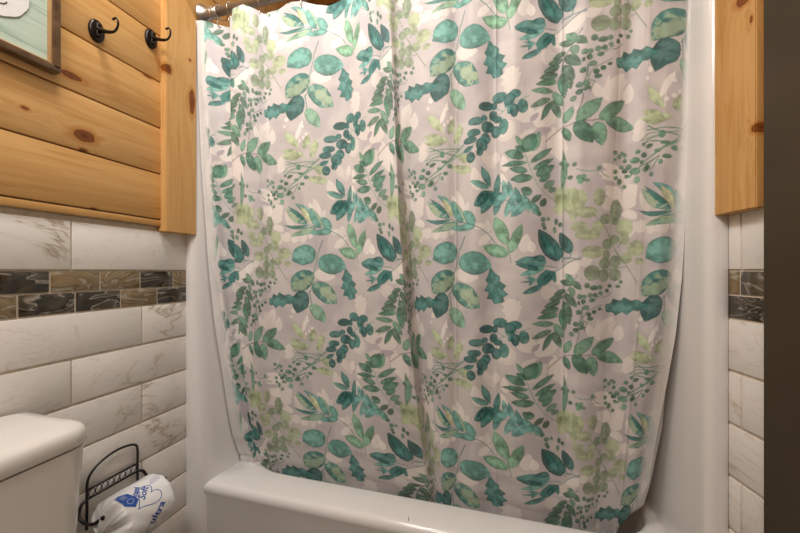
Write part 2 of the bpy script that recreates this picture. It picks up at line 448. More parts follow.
# ------------------------------------------------------------------ curtain rod and rings
RY, RZ, RR = .042, 1.871, .013
rod = empty('curtain_rod', (.012, RY, RZ), 'brushed nickel shower curtain rod with flared wall flange', 'curtain rod')
RI = Matrix.Translation((-.012, -RY, -RZ))
bm = bmesh.new(); tube(bm, [(.02, RY, RZ), (XR-.012, RY, RZ)], RR, 24)
bm_obj('rod', bm, M['nickel'], rod).data.transform(RI)
for sx, nm in ((1, 0), (-1, 1)):
    bm = bmesh.new(); ox = .019 if sx == 1 else XR-.010
    prof = [(0, .0), (0, .030), (.004, .031), (.008, .029), (.014, .023), (.024, .018), (.034, .0165), (.040, .0165), (.042, .0155), (.055, .0150), (.058, .0125)]
    tube(bm, [(ox+sx*a, RY, RZ) for a, _ in prof], [max(b, .001) for _, b in prof], 28)
    bm_obj('flange', bm, M['nickel'], rod, True, 40).data.transform(RI)

# ------------------------------------------------------------------ printed fabric tile
def yb(z):
    return float(np.interp(z, [.25, .40, .50, 1.03, 1.60, 1.86], [.172, .152, .126, .078, .052, RY]))
def P2U(px, row, per=0):
    # plane of the cloth at that height
    z = 1.03
    for _ in range(4):
        y = yb(z); x = pxX(px, y); z = pxZ(row, x, y)
    return x, z
UA = P2U(442.5, 283); UB = P2U(658, 281)
PU = UB[0]-UA[0]; PV = .5675
TW, TH = 900, 1030                      # texels over one repeat
def lnoise(nx, ny, seed):
    r = np.random.RandomState(seed).rand(ny, nx)
    yy = np.arange(TH)/TH*ny; xx = np.arange(TW)/TW*nx
    y0 = yy.astype(int) % ny; x0_ = xx.astype(int) % nx; fy = (yy % 1)[:, None]; fx = (xx % 1)[None, :]
    fy = fy*fy*(3-2*fy); fx = fx*fx*(3-2*fx)
    y1_ = (y0+1) % ny; x1_ = (x0_+1) % nx
    return (r[np.ix_(y0, x0_)]*(1-fy)*(1-fx)+r[np.ix_(y0, x1_)]*(1-fy)*fx+r[np.ix_(y1_, x0_)]*fy*(1-fx)+r[np.ix_(y1_, x1_)]*fy*fx)
NZ = .5*lnoise(28, 32, 1)+.3*lnoise(60, 70, 2)+.2*lnoise(130, 150, 3)
NB = .6*lnoise(9, 10, 4)+.4*lnoise(18, 20, 6)
T = np.zeros((TH, TW, 3))
def lin(c): c = np.array(c)/255.; return np.where(c < .04045, c/12.92, ((c+.055)/1.055)**2.4)
BG1, BG2, GH = lin((213, 208, 208)), lin((199, 193, 196)), lin((240, 235, 231))
T[:] = BG1; sm = np.clip((NB-.45)*5, 0, 1)[..., None]; T[:] = T*(1-sm)+BG2*sm
COL = {'T': lin((94, 158, 148)), 't': lin((60, 127, 122)), 'D': lin((40, 102, 100)), 'F': lin((68, 122, 102)), 'f': lin((82, 120, 100)), 'S': lin((122, 166, 142)),
       'G': lin((98, 146, 122)), 'O': lin((172, 188, 148)), 'o': lin((132, 154, 122)), 'L': lin((186, 202, 164)), 'W': GH, 'w': lin((233, 227, 223)), 'v': lin((186, 177, 186)),
       'P': lin((116, 166, 136)), 'B': lin((108, 168, 164)), 'Y': lin((204, 210, 170)), 'b': lin((86, 62, 56)), 'm': lin((206, 200, 188))}
WIN = {'A0': (400, 130), 'A1': (480, 130), 'A2': (570, 130), 'B0': (400, 190), 'B1': (480, 190), 'B2': (570, 190), 'C0': (400, 250), 'C1': (480, 250), 'C2': (570, 250),
       'D0': (400, 310), 'D1': (480, 310), 'D2': (570, 310), 'E1': (480, 370), 'E2': (570, 370)}
def wpt(win, x, y):
    o = WIN[win]; return np.array(P2U(o[0]+x/7.61, o[1]+y/7.61))
SX, SZ = TW/PU, TH/PV
def stamp(poly_bbox, fn):
    """fn(X,Z arrays in metres) -> alpha, colour multiplier ; painted modulo the repeat"""
    xa, xb, za, zb = poly_bbox
    ia, ib = int(math.floor(xa*SX))-2, int(math.ceil(xb*SX))+2; ja, jb = int(math.floor(za*SZ))-2, int(math.ceil(zb*SZ))+2
    I = np.arange(ia, ib); J = np.arange(ja, jb)
    X, Z = np.meshgrid(I/SX, J/SZ)
    ii = I % TW; jj = J % TH
    nz = NZ[np.ix_(jj, ii)]
    al, col = fn(X, Z, nz)
    cur = T[np.ix_(jj, ii)]
    T[np.ix_(jj, ii)] = cur*(1-al[..., None])+col*al[..., None]
AA = .0007
def prof(kind, t):
    t = np.clip(t, 0, 1)
    if kind == 'o': return np.sin(PI*t**.80)**.72
    if kind == 'e': return np.sqrt(np.clip(1-(2*t-1)**2, 0, 1))
    if kind == 'l': return np.sin(PI*t**.9)**1.1
    if kind == 'q': return np.where(t < .48, np.sqrt(np.clip(1-(1-t/.48)**2, 0, 1)), np.cos(PI/2*np.clip((t-.48)/.52, 0, 1)**1.18))
    if kind == 'k':
        lob = .62+.38*np.abs(2*np.mod(4.1*t+.1, 1)-1)**1.3
        return (np.sin(PI*t**1.25)**.6)*lob
rk = np.random.RandomState(12)
def leaf(win, x0, y0, x1, y1, wd, kind='o', c='G', bow=0, alpha=.92, c2=None, vein=True):
    a = wpt(win, x0, y0); b = wpt(win, x1, y1); mid = (a+b)/2
    sc = depth(mid[0], yb(mid[1]))/335/7.61; hw = wd*sc/2
    d = b-a; L = np.hypot(*d); d = d/L; nrm = np.array([-d[1], d[0]]); pad = hw*1.4+abs(bow)*L
    bb = (min(a[0], b[0])-pad, max(a[0], b[0])+pad, min(a[1], b[1])-pad, max(a[1], b[1])+pad)
    if c in 'Oo': alpha = .80
    col = COL[c]*(1+.16*(rk.rand()-.5)); colb = COL[c2] if c2 else None; ph = rk.rand()*6; sd = rk.choice([-1, 1])*.5
    ghost = c in 'Wwv'
    def fn(X, Z, nz):
        t = ((X-a[0])*d[0]+(Z-a[1])*d[1])/L; s = (X-a[0])*nrm[0]+(Z-a[1])*nrm[1]-bow*L*4*t*(1-t)
        tt = t
        if kind == 'k': tt = t-.35*np.abs(s)/L
        wv = hw*prof(kind, tt)*(1+(.16 if not ghost else .06)*(nz-.5)*2*(kind != 'k'))
        al = np.clip((wv-np.abs(s))/AA+.5, 0, 1)*((t > 0) & (t < 1))*alpha
        u = np.clip(np.abs(s)/np.maximum(wv, 1e-5), 0, 1)
        if ghost: return al, np.broadcast_to(col, X.shape+(3,))
        k = .42+1.15*nz+.20*np.sign(s)*np.clip(np.abs(s)*2500, 0, 1)*sd
        k = k*(1-(.10 if c in 'OL' else .30)*np.clip((u-.74)*5, 0, 1))
        cc = col[None, None]*k[..., None]
        # lighter wash inside
        wash = np.clip((nz-.47)*6, 0, 1)*(1-u**3)*.62
        cc = cc*(1-wash[..., None])+np.minimum(1, col*(1.2 if c in 'OoL' else 1.5)+(.03 if c in 'OoL' else .09))[None, None]*wash[..., None]
        if colb is not None:
            q = np.clip((1.25-2.1*np.hypot((t-.55)*1.3, (s/max(hw, 1e-5))*.8-.15)+(nz-.5)*2.6)*2.2, 0, 1)*.6
            cc = cc*(1-q[..., None])+colb*q[..., None]
        if vein and hw > .0035:
            vn = np.clip(1-np.abs(s)/.0008, 0, 1)*.5*((t > .06) & (t < .9))
            sv = np.clip(1-np.abs(((t*L-np.abs(s)*.8)/.0075+ph) % 1-.5)*9, 0, 1)*.22*(u < .85)
            vn = np.maximum(vn, sv)
            cc = cc*(1-vn[..., None])+np.minimum(1, col*1.3+.12)[None, None]*vn[..., None]
        return al, cc
    stamp(bb, fn)
def blob(win, x, y, wx, wy, c='G', ang=0, **k):
    """ellipse with centre and size"""
    ca, sa = math.cos(ang), math.sin(ang)
    if wx >= wy: leaf(win, x-wx/2*ca, y-wx/2*sa, x+wx/2*ca, y+wx/2*sa, wy, 'e', c, vein=False, **k)
    else: leaf(win, x+wy/2*sa, y+wy/2*ca, x-wy/2*sa, y-wy/2*ca, wx, 'e', c, vein=False, **k)
def stem(win, pts, wd=6, c='G', alpha=.85):
    W_ = [wpt(win, *p) for p in pts]; sc = depth(W_[0][0], yb(W_[0][1]))/335/7.61; hw = max(wd*sc/2, .0009); col = COL[c]
    pp = catmull([(p[0], p[1], 0) for p in W_], 5) if len(W_) > 2 else [Vector((*p, 0)) for p in W_]
    A = np.array([(p.x, p.y) for p in pp])
    bb = (A[:, 0].min()-.002, A[:, 0].max()+.002, A[:, 1].min()-.002, A[:, 1].max()+.002)
    def fn(X, Z, nz):
        D = np.full(X.shape, 9.)
        for p, q in zip(A[:-1], A[1:]):
            e = q-p; l2 = (e**2).sum()+1e-12; t = np.clip(((X-p[0])*e[0]+(Z-p[1])*e[1])/l2, 0, 1)
            D = np.minimum(D, np.hypot(X-p[0]-t*e[0], Z-p[1]-t*e[1]))
        return np.clip((hw-D)/AA+.5, 0, 1)*alpha, col[None, None]*(.85+.3*nz)[..., None]
    stamp(bb, fn)
def poly(win, pts, c, alpha=.93):
    W_ = np.array([wpt(win, *p) for p in pts]); col = COL[c]
    bb = (W_[:, 0].min(), W_[:, 0].max(), W_[:, 1].min(), W_[:, 1].max())
    def fn(X, Z, nz):
        ins = np.zeros(X.shape, bool); n_ = len(W_)
        for i in range(n_):
            (xa, za), (xb_, zb) = W_[i], W_[(i+1) % n_]
            cnd = ((za > Z) != (zb > Z)); 
            with np.errstate(divide='ignore', invalid='ignore'): xi = (xb_-xa)*(Z-za)/(zb-za+1e-12)+xa
            ins ^= cnd & (X < xi)
        return ins*alpha, col[None, None]*(.70+.65*nz)[..., None]
    stamp(bb, fn)

# --- ghosts
for g in [('C1', 270, 540, 232, 372, 150, 'k', 'W'), ('D1', 240, 120, 232, -90, 150, 'k', 'W'), ('D2', 205, 262, 330, 78, 120, 'o', 'w'), ('D2', 235, 262, 375, 195, 60, 'o', 'w'), ('D2', 225, 250, 358, 120, 60, 'o', 'w'),
          ('D2', 205, 250, 215, 85, 30, 'l', 'w'), ('D2', 170, 235, 125, 125, 60, 'o', 'w'), ('E1', 600, 150, 585, -60, 90, 'o', 'w'), ('A1', 575, 200, 560, -20, 100, 'o', 'w'),
          ('A2', 385, 340, 220, 280, 70, 'o', 'w'), ('A2', 385, 360, 215, 385, 55, 'o', 'w'), ('A2', 370, 520, 245, 440, 85, 'o', 'w'), ('A2', 400, 500, 500, 430, 110, 'o', 'w'), ('A2', 250, 530, 330, 620, 120, 'o', 'w'),
          ('B2', 380, 20, 250, 40, 100, 'o', 'w'), ('B2', 500, 60, 380, 30, 100, 'o', 'w'), ('B2', 500, 230, 400, 150, 60, 'o', 'w'), ('B2', 600, 180, 525, 30, 60, 'o', 'w'), ('B2', 540, 330, 530, 235, 90, 'e', 'w'), ('B2', 600, 340, 640, 250, 60, 'o', 'w'), ('B2', 690, 330, 650, 250, 60, 'o', 'w'),
          ('B0', 470, 160, 425, 10, 60, 'o', 'W'), ('B0', 470, 190, 525, 100, 50, 'o', 'W'), ('B0', 430, 140, 385, 45, 40, 'o', 'W'), ('B0', 180, 190, 80, 150, 90, 'e', 'w'), ('B0', 190, 260, 95, 250, 50, 'o', 'w'), ('B0', 220, 300, 200, 380, 50, 'o', 'w'), ('B0', 180, 300, 155, 400, 45, 'o', 'w'),
          ('B0', 310, 300, 290, 350, 35, 'o', 'w'), ('B0', 350, 300, 340, 380, 40, 'o', 'w'), ('B0', 400, 300, 385, 350, 35, 'o', 'w'), ('B0', 600, 420, 700, 330, 60, 'o', 'W'), ('B0', 650, 280, 560, 290, 50, 'o', 'W'),
          ('B1', 330, 480, 360, 340, 90, 'o', 'W'), ('B1', 400, 480, 385, 390, 60, 'o', 'W'), ('B1', 50, 330, 60, 230, 60, 'o', 'W'), ('C0', 420, 180, 600, 210, 110, 'o', 'w'), ('C0', 420, 250, 520, 300, 60, 'o', 'v'),
          ('C1', 460, 330, 590, 330, 120, 'o', 'w'), ('C1', 560, 260, 700, 110, 100, 'o', 'W'), ('C1', 640, 160, 760, 120, 90, 'o', 'W'), ('C2', 0, 150, 70, 90, 70, 'o', 'W'), ('C2', 70, 110, 170, 70, 70, 'o', 'W'),
          ('D1', 300, 300, 370, 200, 160, 'e', 'w'), ('D1', 120, 340, 270, 340, 150, 'e', 'w'), ('D1', 290, 470, 490, 440, 190, 'e', 'w'), ('D1', 400, 330, 560, 260, 150, 'e', 'w'), ('A1', 130, 10, 240, -10, 130, 'e', 'w'),
          ('A1', 110, 300, 60, 200, 80, 'o', 'w'), ('A1', 60, 270, 30, 170, 60, 'o', 'w'), ('A1', 130, 260, 125, 170, 60, 'o', 'w'), ('A0', 600, 470, 560, 300, 90, 'o', 'w'), ('A1', 200, 330, 180, 200, 60, 'o', 'W'),
          ('E2', 390, 350, 160, 290, 80, 'o', 'w'), ('E2', 310, 380, 430, 320, 90, 'o', 'w'), ('E2', 330, 440, 440, 500, 60, 'o', 'w'), ('E1', 200, 330, 165, 170, 60, 'o', 'W'), ('D0', 300, 240, 360, 60, 30, 'l', 'W'),
          ('D0', 120, 210, 130, 90, 70, 'o', 'W'), ('D0', 250, 60, 240, 20, 30, 'o', 'W'), ('D1', 400, 400, 540, 380, 60, 'o', 'v'), ('D1', 380, 310, 440, 260, 40, 'o', 'v'), ('A0', 150, 240, 210, 180, 60, 'o', 'W'), ('D2', 430, 520, 490, 410, 70, 'o', 'w')]:
    leaf(*g, alpha=.9, vein=False)
for x, y in ((330, 140), (350, 95), (385, 185), (360, 210), (335, 230), (230, 90), (355, 120)): blob('D0', x, y, 20, 26, 'W')
stem('D0', [(330, 270), (335, 140), (350, 90)], 5, 'W')
# --- olive cluster (C2/B2)
for e in [(15, 60, 90, 130), (65, 85, 100, 140), (205, 70, 82, 130), (-60, 60, 110, 160), (25, 185, 62, 110), (-80, 150, 70, 80), (120, 180, 150, 90), (65, 285, 125, 78), (200, 285, 90, 88), (130, 350, 195, 78)]:
    blob('B2', *e, c='O')
for e in [(-65, 75, 85, 80), (-10, 140, 60, 90)]: blob('B2', *e, c='O')
for e in [(405, 290, 112, 130), (405, 380, 82, 82), (170, 475, 162, 98), (495, 445, 142, 120)]: blob('B2', *e, c='O')
for e in [(335, 160, 84, 158), (255, 230, 84, 78), (330, 245, 60, 55), (330, 380, 66, 70), (275, 415, 64, 80), (270, 500, 46, 82)]: blob('B2', *e, c='o')
for e in [(425, 65, 95, 80), (525, 88, 76, 55)]: blob('C2', *e, c='O')
for e in [(258, 105, 75, 85), (340, 90, 72, 96), (165, 175, 122, 110), (252, 195, 68, 95), (340, 190, 82, 92)]: blob('C2', *e, c='o')
stem('B2', [(160, 190), (260, 300), (320, 430), (400, 560)], 6, 'o'); stem('C2', [(335, 0), (420, 110), (512, 250)], 7, 'o'); stem('C2', [(200, 160), (300, 148), (430, 128)], 5, 'o')
stem('B2', [(360, 440), (400, 370)], 5, 'o')
# --- light sprig
leaf('A0', 345, 95, 185, 105, 62, 'o', 'L', .1); leaf('A0', 425, 60, 475, -10, 55, 'o', 'L')
leaf('D0', 330, 285, 222, 125, 52, 'l', 'L'); leaf('D0', 370, 298, 405, 185, 55, 'o', 'L'); leaf('D0', 425, 378, 460, 230, 56, 'o', 'L'); leaf('D0', 340, 360, 205, 280, 60, 'l', 'L', -.08)
stem('D0', [(320, 270), (370, 360), (412, 412)], 5, 'L'); stem('D0', [(410, 400), (425, 370)], 4, 'L')
leaf('A0', 528, 255, 425, 190, 66, 'o', 'L'); leaf('A0', 540, 318, 380, 296, 66, 'o', 'L'); leaf('A0', 525, 280, 680, 130, 36, 'l', 'm', .1); stem('A0', [(540, 335), (520, 245), (500, 180)], 5, 'L')
# --- berry spray and its branch
stem('A0', [(505, 105), (440, 160), (330, 285), (200, 392)], 9, 'S'); stem('A0', [(480, 130), (400, 205), (260, 345)], 6, 'G')
stem('A0', [(228, 180), (330, 165), (442, 156)], 8, 'G'); stem('A0', [(440, 170), (360, 185), (200, 245)], 4, 'G'); stem('A0', [(330, 255), (260, 245), (215, 262)], 4, 'G')
for x, y, a, b in [(310, 205, 34, 50), (368, 290, 42, 36), (335, 345, 40, 30), (310, 380, 22, 34), (325, 260, 40, 24)]: blob('A0', x, y, a, b, 'G')
for x, y, a, b in [(320, 185, 32, 36), (320, 237, 24, 26), (355, 212, 38, 34), (375, 185, 24, 26), (397, 200, 32, 32), (400, 243, 34, 34), (373, 292, 40, 26), (325, 328, 34, 34), (330, 375, 34, 34), (398, 440, 36, 32), (30, 280, 32, 32), (-60, 265, 32, 30), (-18, 280, 30, 30), (0, 375, 40, 32), (-45, 372, 32, 30), (200, 310, 34, 34)]:
    blob('A2', x, y, a, b, 'f')
for x, y, a, b, c in [(500, 182, 46, 34, 'G'), (550, 208, 48, 42, 'f'), (480, 245, 80, 48, 'G'), (535, 262, 36, 32, 'f'), (430, 290, 50, 40, 'f'), (400, 320, 50, 40, 'f'), (480, 325, 92, 52, 'G'), (565, 315, 50, 36, 'f'), (582, 298, 38, 46, 'f'), (615, 350, 38, 34, 'f'), (360, 400, 34, 50, 'f'), (416, 360, 38, 32, 'f'), (498, 392, 48, 48, 'G'), (545, 130, 30, 30, 'f'), (655, 175, 46, 28, 'G')]:
    blob('A2', x, y, a, b, c)
leaf('A2', 565, 155, 625, 125, 34, 'o', 'f'); leaf('A2', 425, 375, 460, 345, 18, 'l', 'G')
for x, y, a, b in [(60, 378, 40, 36), (95, 375, 40, 36), (75, 400, 56, 40), (120, 402, 34, 26), (70, 415, 40, 22)]: blob('A2', x, y, a, b, 'G')
stem('A2', [(40, 316), (110, 333), (190, 325)], 5, 'G'); stem('A2', [(215, 335), (235, 358), (275, 375)], 5, 'f')
stem('A2', [(510, 300), (600, 255), (670, 212)], 6, 'f'); stem('A2', [(520, 290), (600, 262), (650, 225)], 4, 'G'); stem('A2', [(600, 330), (640, 270), (668, 215)], 4, 'f'); stem('A2', [(545, 130), (600, 85), (700, 60)], 4, 'G'); stem('A2', [(600, 105), (700, 108), (760, 112)], 4, 'G'); stem('A2', [(400, 360), (380, 450), (375, 520)], 3, 'm'); stem('A2', [(420, 240), (470, 190), (480, 130)], 3, 'm')
# --- blueberry-leaf branch
stem('D0', [(248, 370), (330, 420), (430, 452)], 8, 'G'); stem('D0', [(210, 450), (270, 415), (400, 440)], 5, 'G'); stem('D0', [(300, 530), (430, 460), (560, 408)], 10, 'S'); stem('D0', [(560, 410), (640, 340), (700, 260)], 5, 'S')
stem('D1', [(80, 250), (180, 200), (280, 162), (372, 134)], 6, 'S'); stem('D1', [(180, 200), (165, 185), (130, 165)], 4, 'S')
for x, y, a, b, c in [(155, 97, 108, 78, 't'), (268, 108, 95, 66, 't'), (225, 165, 70, 40, 't'), (230, 132, 88, 82, 'D'), (325, 200, 76, 96, 't'), (235, 212, 52, 50, 't'), (265, 220, 62, 94, 'D'), (52, 145, 112, 70, 'D'), (113, 147, 46, 54, 'D'), (105, 212, 62, 72, 'D'), (138, 245, 70, 52, 't'),
                      (125, 330, 70, 86, 'D'), (182, 305, 70, 110, 't'), (65, 290, 96, 86, 'D'), (38, 225, 46, 42, 'D')]:
    blob('D1', x, y, a, b, c)
for x, y, a, b, c in [(583, 242, 118, 58, 'D'), (568, 320, 104, 60, 't'), (540, 367, 106, 54, 'D'), (658, 370, 68, 80, 't'), (628, 410, 84, 96, 'D'), (612, 460, 48, 56, 'D'), (545, 486, 68, 76, 'D')]:
    blob('D0', x, y, a, b, c)
leaf('D0', 490, 438, 568, 412, 38, 'o', 't')
# --- dark fern (A1/E1)
stem('E1', [(335, 60), (360, 130), (385, 205), (430, 300), (480, 360), (560, 430)], 4, 'S')
leaf('D1', 390, 520, 445, 390, 62, 'o', 'G'); leaf('D1', 330, 515, 412, 395, 100, 'q', 'F'); leaf('D1', 318, 470, 272, 395, 36, 'o', 'G')
for a in [('E1', 335, 60, 270, 10, 50, 'o', 'F'), ('E1', 330, 100, 190, 30, 66, 'o', 'F'), ('E1', 360, 135, 160, 120, 44, 'l', 'F'), ('E1', 355, 195, 225, 155, 50, 'o', 'F'), ('E1', 390, 242, 230, 232, 62, 'o', 'F'), ('E1', 385, 350, 305, 305, 62, 'q', 'F'),
          ('E1', 378, 140, 540, 55, 46, 'o', 'F'), ('E1', 395, 190, 548, 128, 44, 'o', 'F'), ('E1', 415, 235, 555, 175, 68, 'o', 'F'), ('E1', 440, 278, 525, 235, 44, 'o', 'F'), ('E1', 472, 325, 555, 280, 44, 'q', 'f'), ('E1', 505, 352, 565, 335, 38, 'q', 'f'), ('E1', 380, 410, 455, 368, 44, 'q', 'f'), ('E1', 450, 448, 485, 395, 48, 'q', 'f')]:
    leaf(*a)
leaf('A1', 620, 480, 635, 150, 42, 'l', 'G', -.05)
# --- teal cluster under the fern
stem('E1', [(80, 300), (200, 365), (300, 435), (430, 505)], 5, 'S')
for a in [('A0', 692, 442, 620, 285, 56, 'l', 't'), ('A0', 680, 448, 535, 402, 52, 'o', 'T'), ('E1', 122, 322, 145, 168, 48, 'o', 't'), ('E1', 205, 348, 178, 218, 48, 'o', 'B'), ('E1', 240, 352, 215, 235, 40, 'o', 'B'), ('E1', 305, 420, 262, 285, 46, 'o', 't'),
          ('E1', 375, 462, 315, 345, 58, 'o', 'T'), ('E1', 432, 500, 385, 410, 50, 'o', 'T'), ('B0', 735, 30, 562, 130, 120, 'o', 't'), ('B0', 770, 20, 720, 200, 62, 'o', 't'), ('B1', 100, 30, 10, 190, 80, 'o', 't'), ('B1', 110, 120, 210, 40, 72, 'o', 'B'),
          ('B1', 275, 45, 190, 215, 66, 'o', 'B'), ('B1', 330, 108, 240, 215, 62, 'o', 'B'), ('B1', 350, 125, 262, 215, 44, 'o', 'B'), ('B1', 60, 20, -20, 130, 70, 'o', 'D')]:
    leaf(*a)
# --- three-leaf sprig and bud spray
leaf('B1', 210, 418, 112, 205, 96, 'q', 'P'); leaf('B1', 228, 480, 325, 265, 78, 'q', 'P'); leaf('B1', 215, 495, 22, 432, 96, 'q', 'P')
stem('B1', [(205, 410), (225, 490), (238, 560)], 5, 'G'); stem('B1', [(110, 395), (160, 450), (215, 492)], 4, 'G')
leaf('B0', 370, 222, 212, 92, 66, 'o', 'T', .06, c2='Y'); leaf('B0', 372, 215, 225, 70, 34, 'l', 't'); leaf('B0', 385, 180, 275, 52, 52, 'o', 'B', -.12); leaf('B0', 395, 215, 315, 70, 50, 'l', 'Y'); leaf('B0', 390, 225, 188, 225, 34, 'l', 't', .14)
leaf('B0', 440, 255, 243, 325, 56, 'o', 'T', c2='L'); leaf('B0', 575, 282, 380, 300, 54, 'o', 'T'); leaf('B0', 470, 255, 390, 85, 72, 'q', 'T'); leaf('B0', 568, 265, 480, 160, 76, 'q', 'T')
stem('B0', [(500, 260), (465, 180), (415, 90)], 8, 'Y'); stem('B0', [(400, 235), (500, 258), (580, 283), (660, 330), (722, 400)], 6, 't'); stem('B0', [(420, 260), (330, 275), (255, 315)], 4, 'Y'); stem('B0', [(320, 215), (350, 190)], 5, 'w')
# --- ring of broad leaves
stem('B0', [(492, 358), (455, 455)], 8, 't'); stem('C0', [(450, 0), (438, 80), (410, 190), (395, 300), (370, 350)], 6, 'G'); stem('C0', [(365, 160), (410, 175)], 5, 'G'); stem('C0', [(375, 330), (390, 440)], 6, 't')
leaf('C0', 425, -20, 250, 78, 170, 'q', 'T'); leaf('C0', 448, 85, 700, 125, 178, 'q', 'T'); leaf('C0', 395, 165, 243, 332, 150, 'q', 't', c2='L'); leaf('C0', 408, 268, 608, 440, 160, 'q', 'T', c2='Y')
leaf('C0', 330, 325, 275, 518, 128, 'q', 'D'); leaf('C0', 385, 440, 495, 600, 96, 'q', 'S')
leaf('C2', 620, 428, 270, 465, 165, 'k', 't'); leaf('C1', 78, 138, 145, 405, 178, 'k', 't')
# --- dark teal blossom of leaves
stem('C1', [(765, 60), (680, 95), (600, 150), (560, 170)], 6, 't'); stem('C1', [(765, 75), (650, 60), (620, 90)], 5, 't'); stem('C1', [(690, 0), (685, 60), (640, 70)], 4, 't'); stem('C1', [(590, 135), (500, 125), (440, 130)], 5, 't')
leaf('B1', 600, 540, 448, 305, 130, 'o', 'D'); leaf('B1', 560, 500, 470, 340, 60, 'o', 't'); leaf('B1', 620, 520, 575, 410, 60, 'o', 'D'); leaf('B1', 690, 485, 610, 325, 84, 'o', 'D')
leaf('C1', 505, 95, 265, 95, 82, 'q', 't'); leaf('C1', 500, 70, 400, 60, 50, 'o', 'D'); leaf('C1', 490, 135, 300, 195, 50, 'o', 'T'); leaf('C1', 450, 150, 270, 110, 40, 'o', 'D')
poly('C1', [(440, 275), (425, 230), (450, 190), (500, 150), (575, 165), (580, 235), (565, 255), (545, 225), (500, 265), (470, 275)], 't'); leaf('C1', 480, 250, 560, 165, 50, 'o', 'D')
leaf('C1', 465, 275, 320, 330, 48, 'o', 't'); leaf('C1', 430, 225, 335, 210, 22, 'l', 't'); leaf('C1', 430, 235, 300, 246, 16, 'l', 't'); leaf('C1', 400, 225, 370, 275, 22, 'l', 't'); leaf('C1', 400, 240, 365, 190, 20, 'l', 't')
for x, y, a, b in [(455, 190, 34, 36), (485, 230, 36, 38), (485, 270, 30, 34), (495, 295, 28, 30), (583, 245, 26, 50), (613, 268, 28, 38), (571, 308, 24, 50), (525, 225, 22, 30)]: blob('B1', x, y, a, b, 'f')
stem('B1', [(410, 155), (455, 185)], 3, 'f'); stem('B1', [(535, 180), (545, 260), (570, 370)], 4, 'm'); stem('B1', [(590, 380), (600, 300)], 3, 'm')
# --- second fern
stem('C1', [(742, 190), (690, 268), (640, 350), (615, 450), (612, 620)], 6, 'f')
for a in [('C1', 705, 262, 602, 238, 52, 'q', 'f'), ('C1', 705, 245, 650, 180, 46, 'q', 'G'), ('C1', 705, 238, 768, 305, 50, 'o', 'f'), ('C1', 648, 308, 555, 345, 44, 'o', 'f'), ('C1', 628, 355, 515, 385, 48, 'o', 'f'), ('C1', 605, 395, 480, 440, 52, 'o', 'f'), ('C1', 590, 455, 450, 480, 60, 'o', 'f'), ('C1', 580, 500, 420, 520, 50, 'o', 'f'),
          ('C1', 685, 285, 712, 358, 44, 'o', 'f'), ('C1', 640, 335, 732, 448, 62, 'o', 'f'), ('C1', 630, 400, 692, 530, 60, 'o', 'f'), ('D1', 580, 55, 420, 62, 40, 'o', 'G'), ('D1', 552, 118, 388, 100, 46, 'o', 'G'), ('D1', 530, 168, 378, 216, 46, 'o', 'f'), ('D1', 532, 190, 458, 318, 46, 'o', 'F'),
          ('D1', 542, 180, 602, 312, 60, 'o', 'f'), ('D1', 556, 120, 622, 235, 56, 'o', 'G'), ('D1', 615, 0, 632, 182, 60, 'o', 'f'), ('D1', 650, 40, 672, 130, 46, 'o', 'f'), ('D1', 600, 40, 620, 150, 30, 'o', 'F')]:
    leaf(*a)
# --- spray of small round leaves
for x, y, a, b in [(70, 360, 44, 40), (105, 360, 38, 34), (150, 350, 40, 36), (190, 350, 36, 40), (128, 272, 44, 44), (180, 290, 66, 40), (225, 285, 38, 36), (230, 332, 30, 32), (302, 275, 38, 30), (282, 315, 28, 36), (62, 412, 20, 36), (98, 400, 34, 44), (165, 390, 46, 36), (118, 450, 56, 38), (58, 487, 42, 40), (140, 508, 34, 34), (182, 488, 38, 36), (225, 466, 34, 26), (365, 280, 42, 30), (387, 243, 32, 26)]:
    blob('C2', x, y, a, b, 'f')
for x, y, a, b in [(60, 28, 38, 38), (140, 50, 38, 40), (35, 125, 44, 42), (78, 122, 46, 44), (35, 172, 48, 44), (70, 160, 30, 30), (0, 205, 36, 38), (90, 155, 34, 30), (180, 30, 34, 30), (150, 85, 50, 34)]: blob('D2', x, y, a, b, 'f')
stem('C2', [(95, 530), (130, 480), (240, 432)], 4, 'f'); stem('C2', [(160, 400), (200, 375), (250, 345)], 4, 'f'); stem('C2', [(240, 372), (290, 355), (318, 328)], 5, 'f'); stem('D2', [(125, 110), (90, 90), (90, 0)], 3, 'f'); stem('D2', [(130, 115), (100, 185)], 4, 'f'); stem('D2', [(62, 190), (45, 260), (20, 310)], 4, 'b'); stem('D2', [(40, 170), (75, 80), (85, 0)], 3, 'f')
# --- large compound leaf
stem('D1', [(490, 466), (560, 415), (620, 382), (760, 370)], 5, 'b'); stem('D2', [(0, 370), (110, 380), (210, 380)], 5, 'b')
leaf('D2', 18, 368, 178, 232, 92, 'q', 'G'); leaf('D2', 162, 382, 345, 265, 94, 'q', 'G'); leaf('D2', 200, 385, 420, 478, 98, 'o', 'G'); leaf('D2', 12, 372, 122, 535, 104, 'q', 'F'); leaf('E2', 148, -60, 180, 108, 92, 'q', 'G')
leaf('D1', 628, 355, 680, 252, 54, 'q', 'G'); leaf('D1', 622, 388, 662, 492, 50, 'q', 'F')
T = np.clip(T, 0, 1)
def sample_tile(U, Z):
    fx = (U*SX) % TW; fz = (Z*SZ) % TH
    x0_ = np.floor(fx).astype(int); z0_ = np.floor(fz).astype(int); ax = (fx-x0_)[..., None]; az = (fz-z0_)[..., None]
    x0_ %= TW; z0_ %= TH; x1_ = (x0_+1) % TW; z1_ = (z0_+1) % TH
    return T[z0_, x0_]*(1-ax)*(1-az)+T[z0_, x1_]*ax*(1-az)+T[z1_, x0_]*(1-ax)*az+T[z1_, x1_]*ax*az

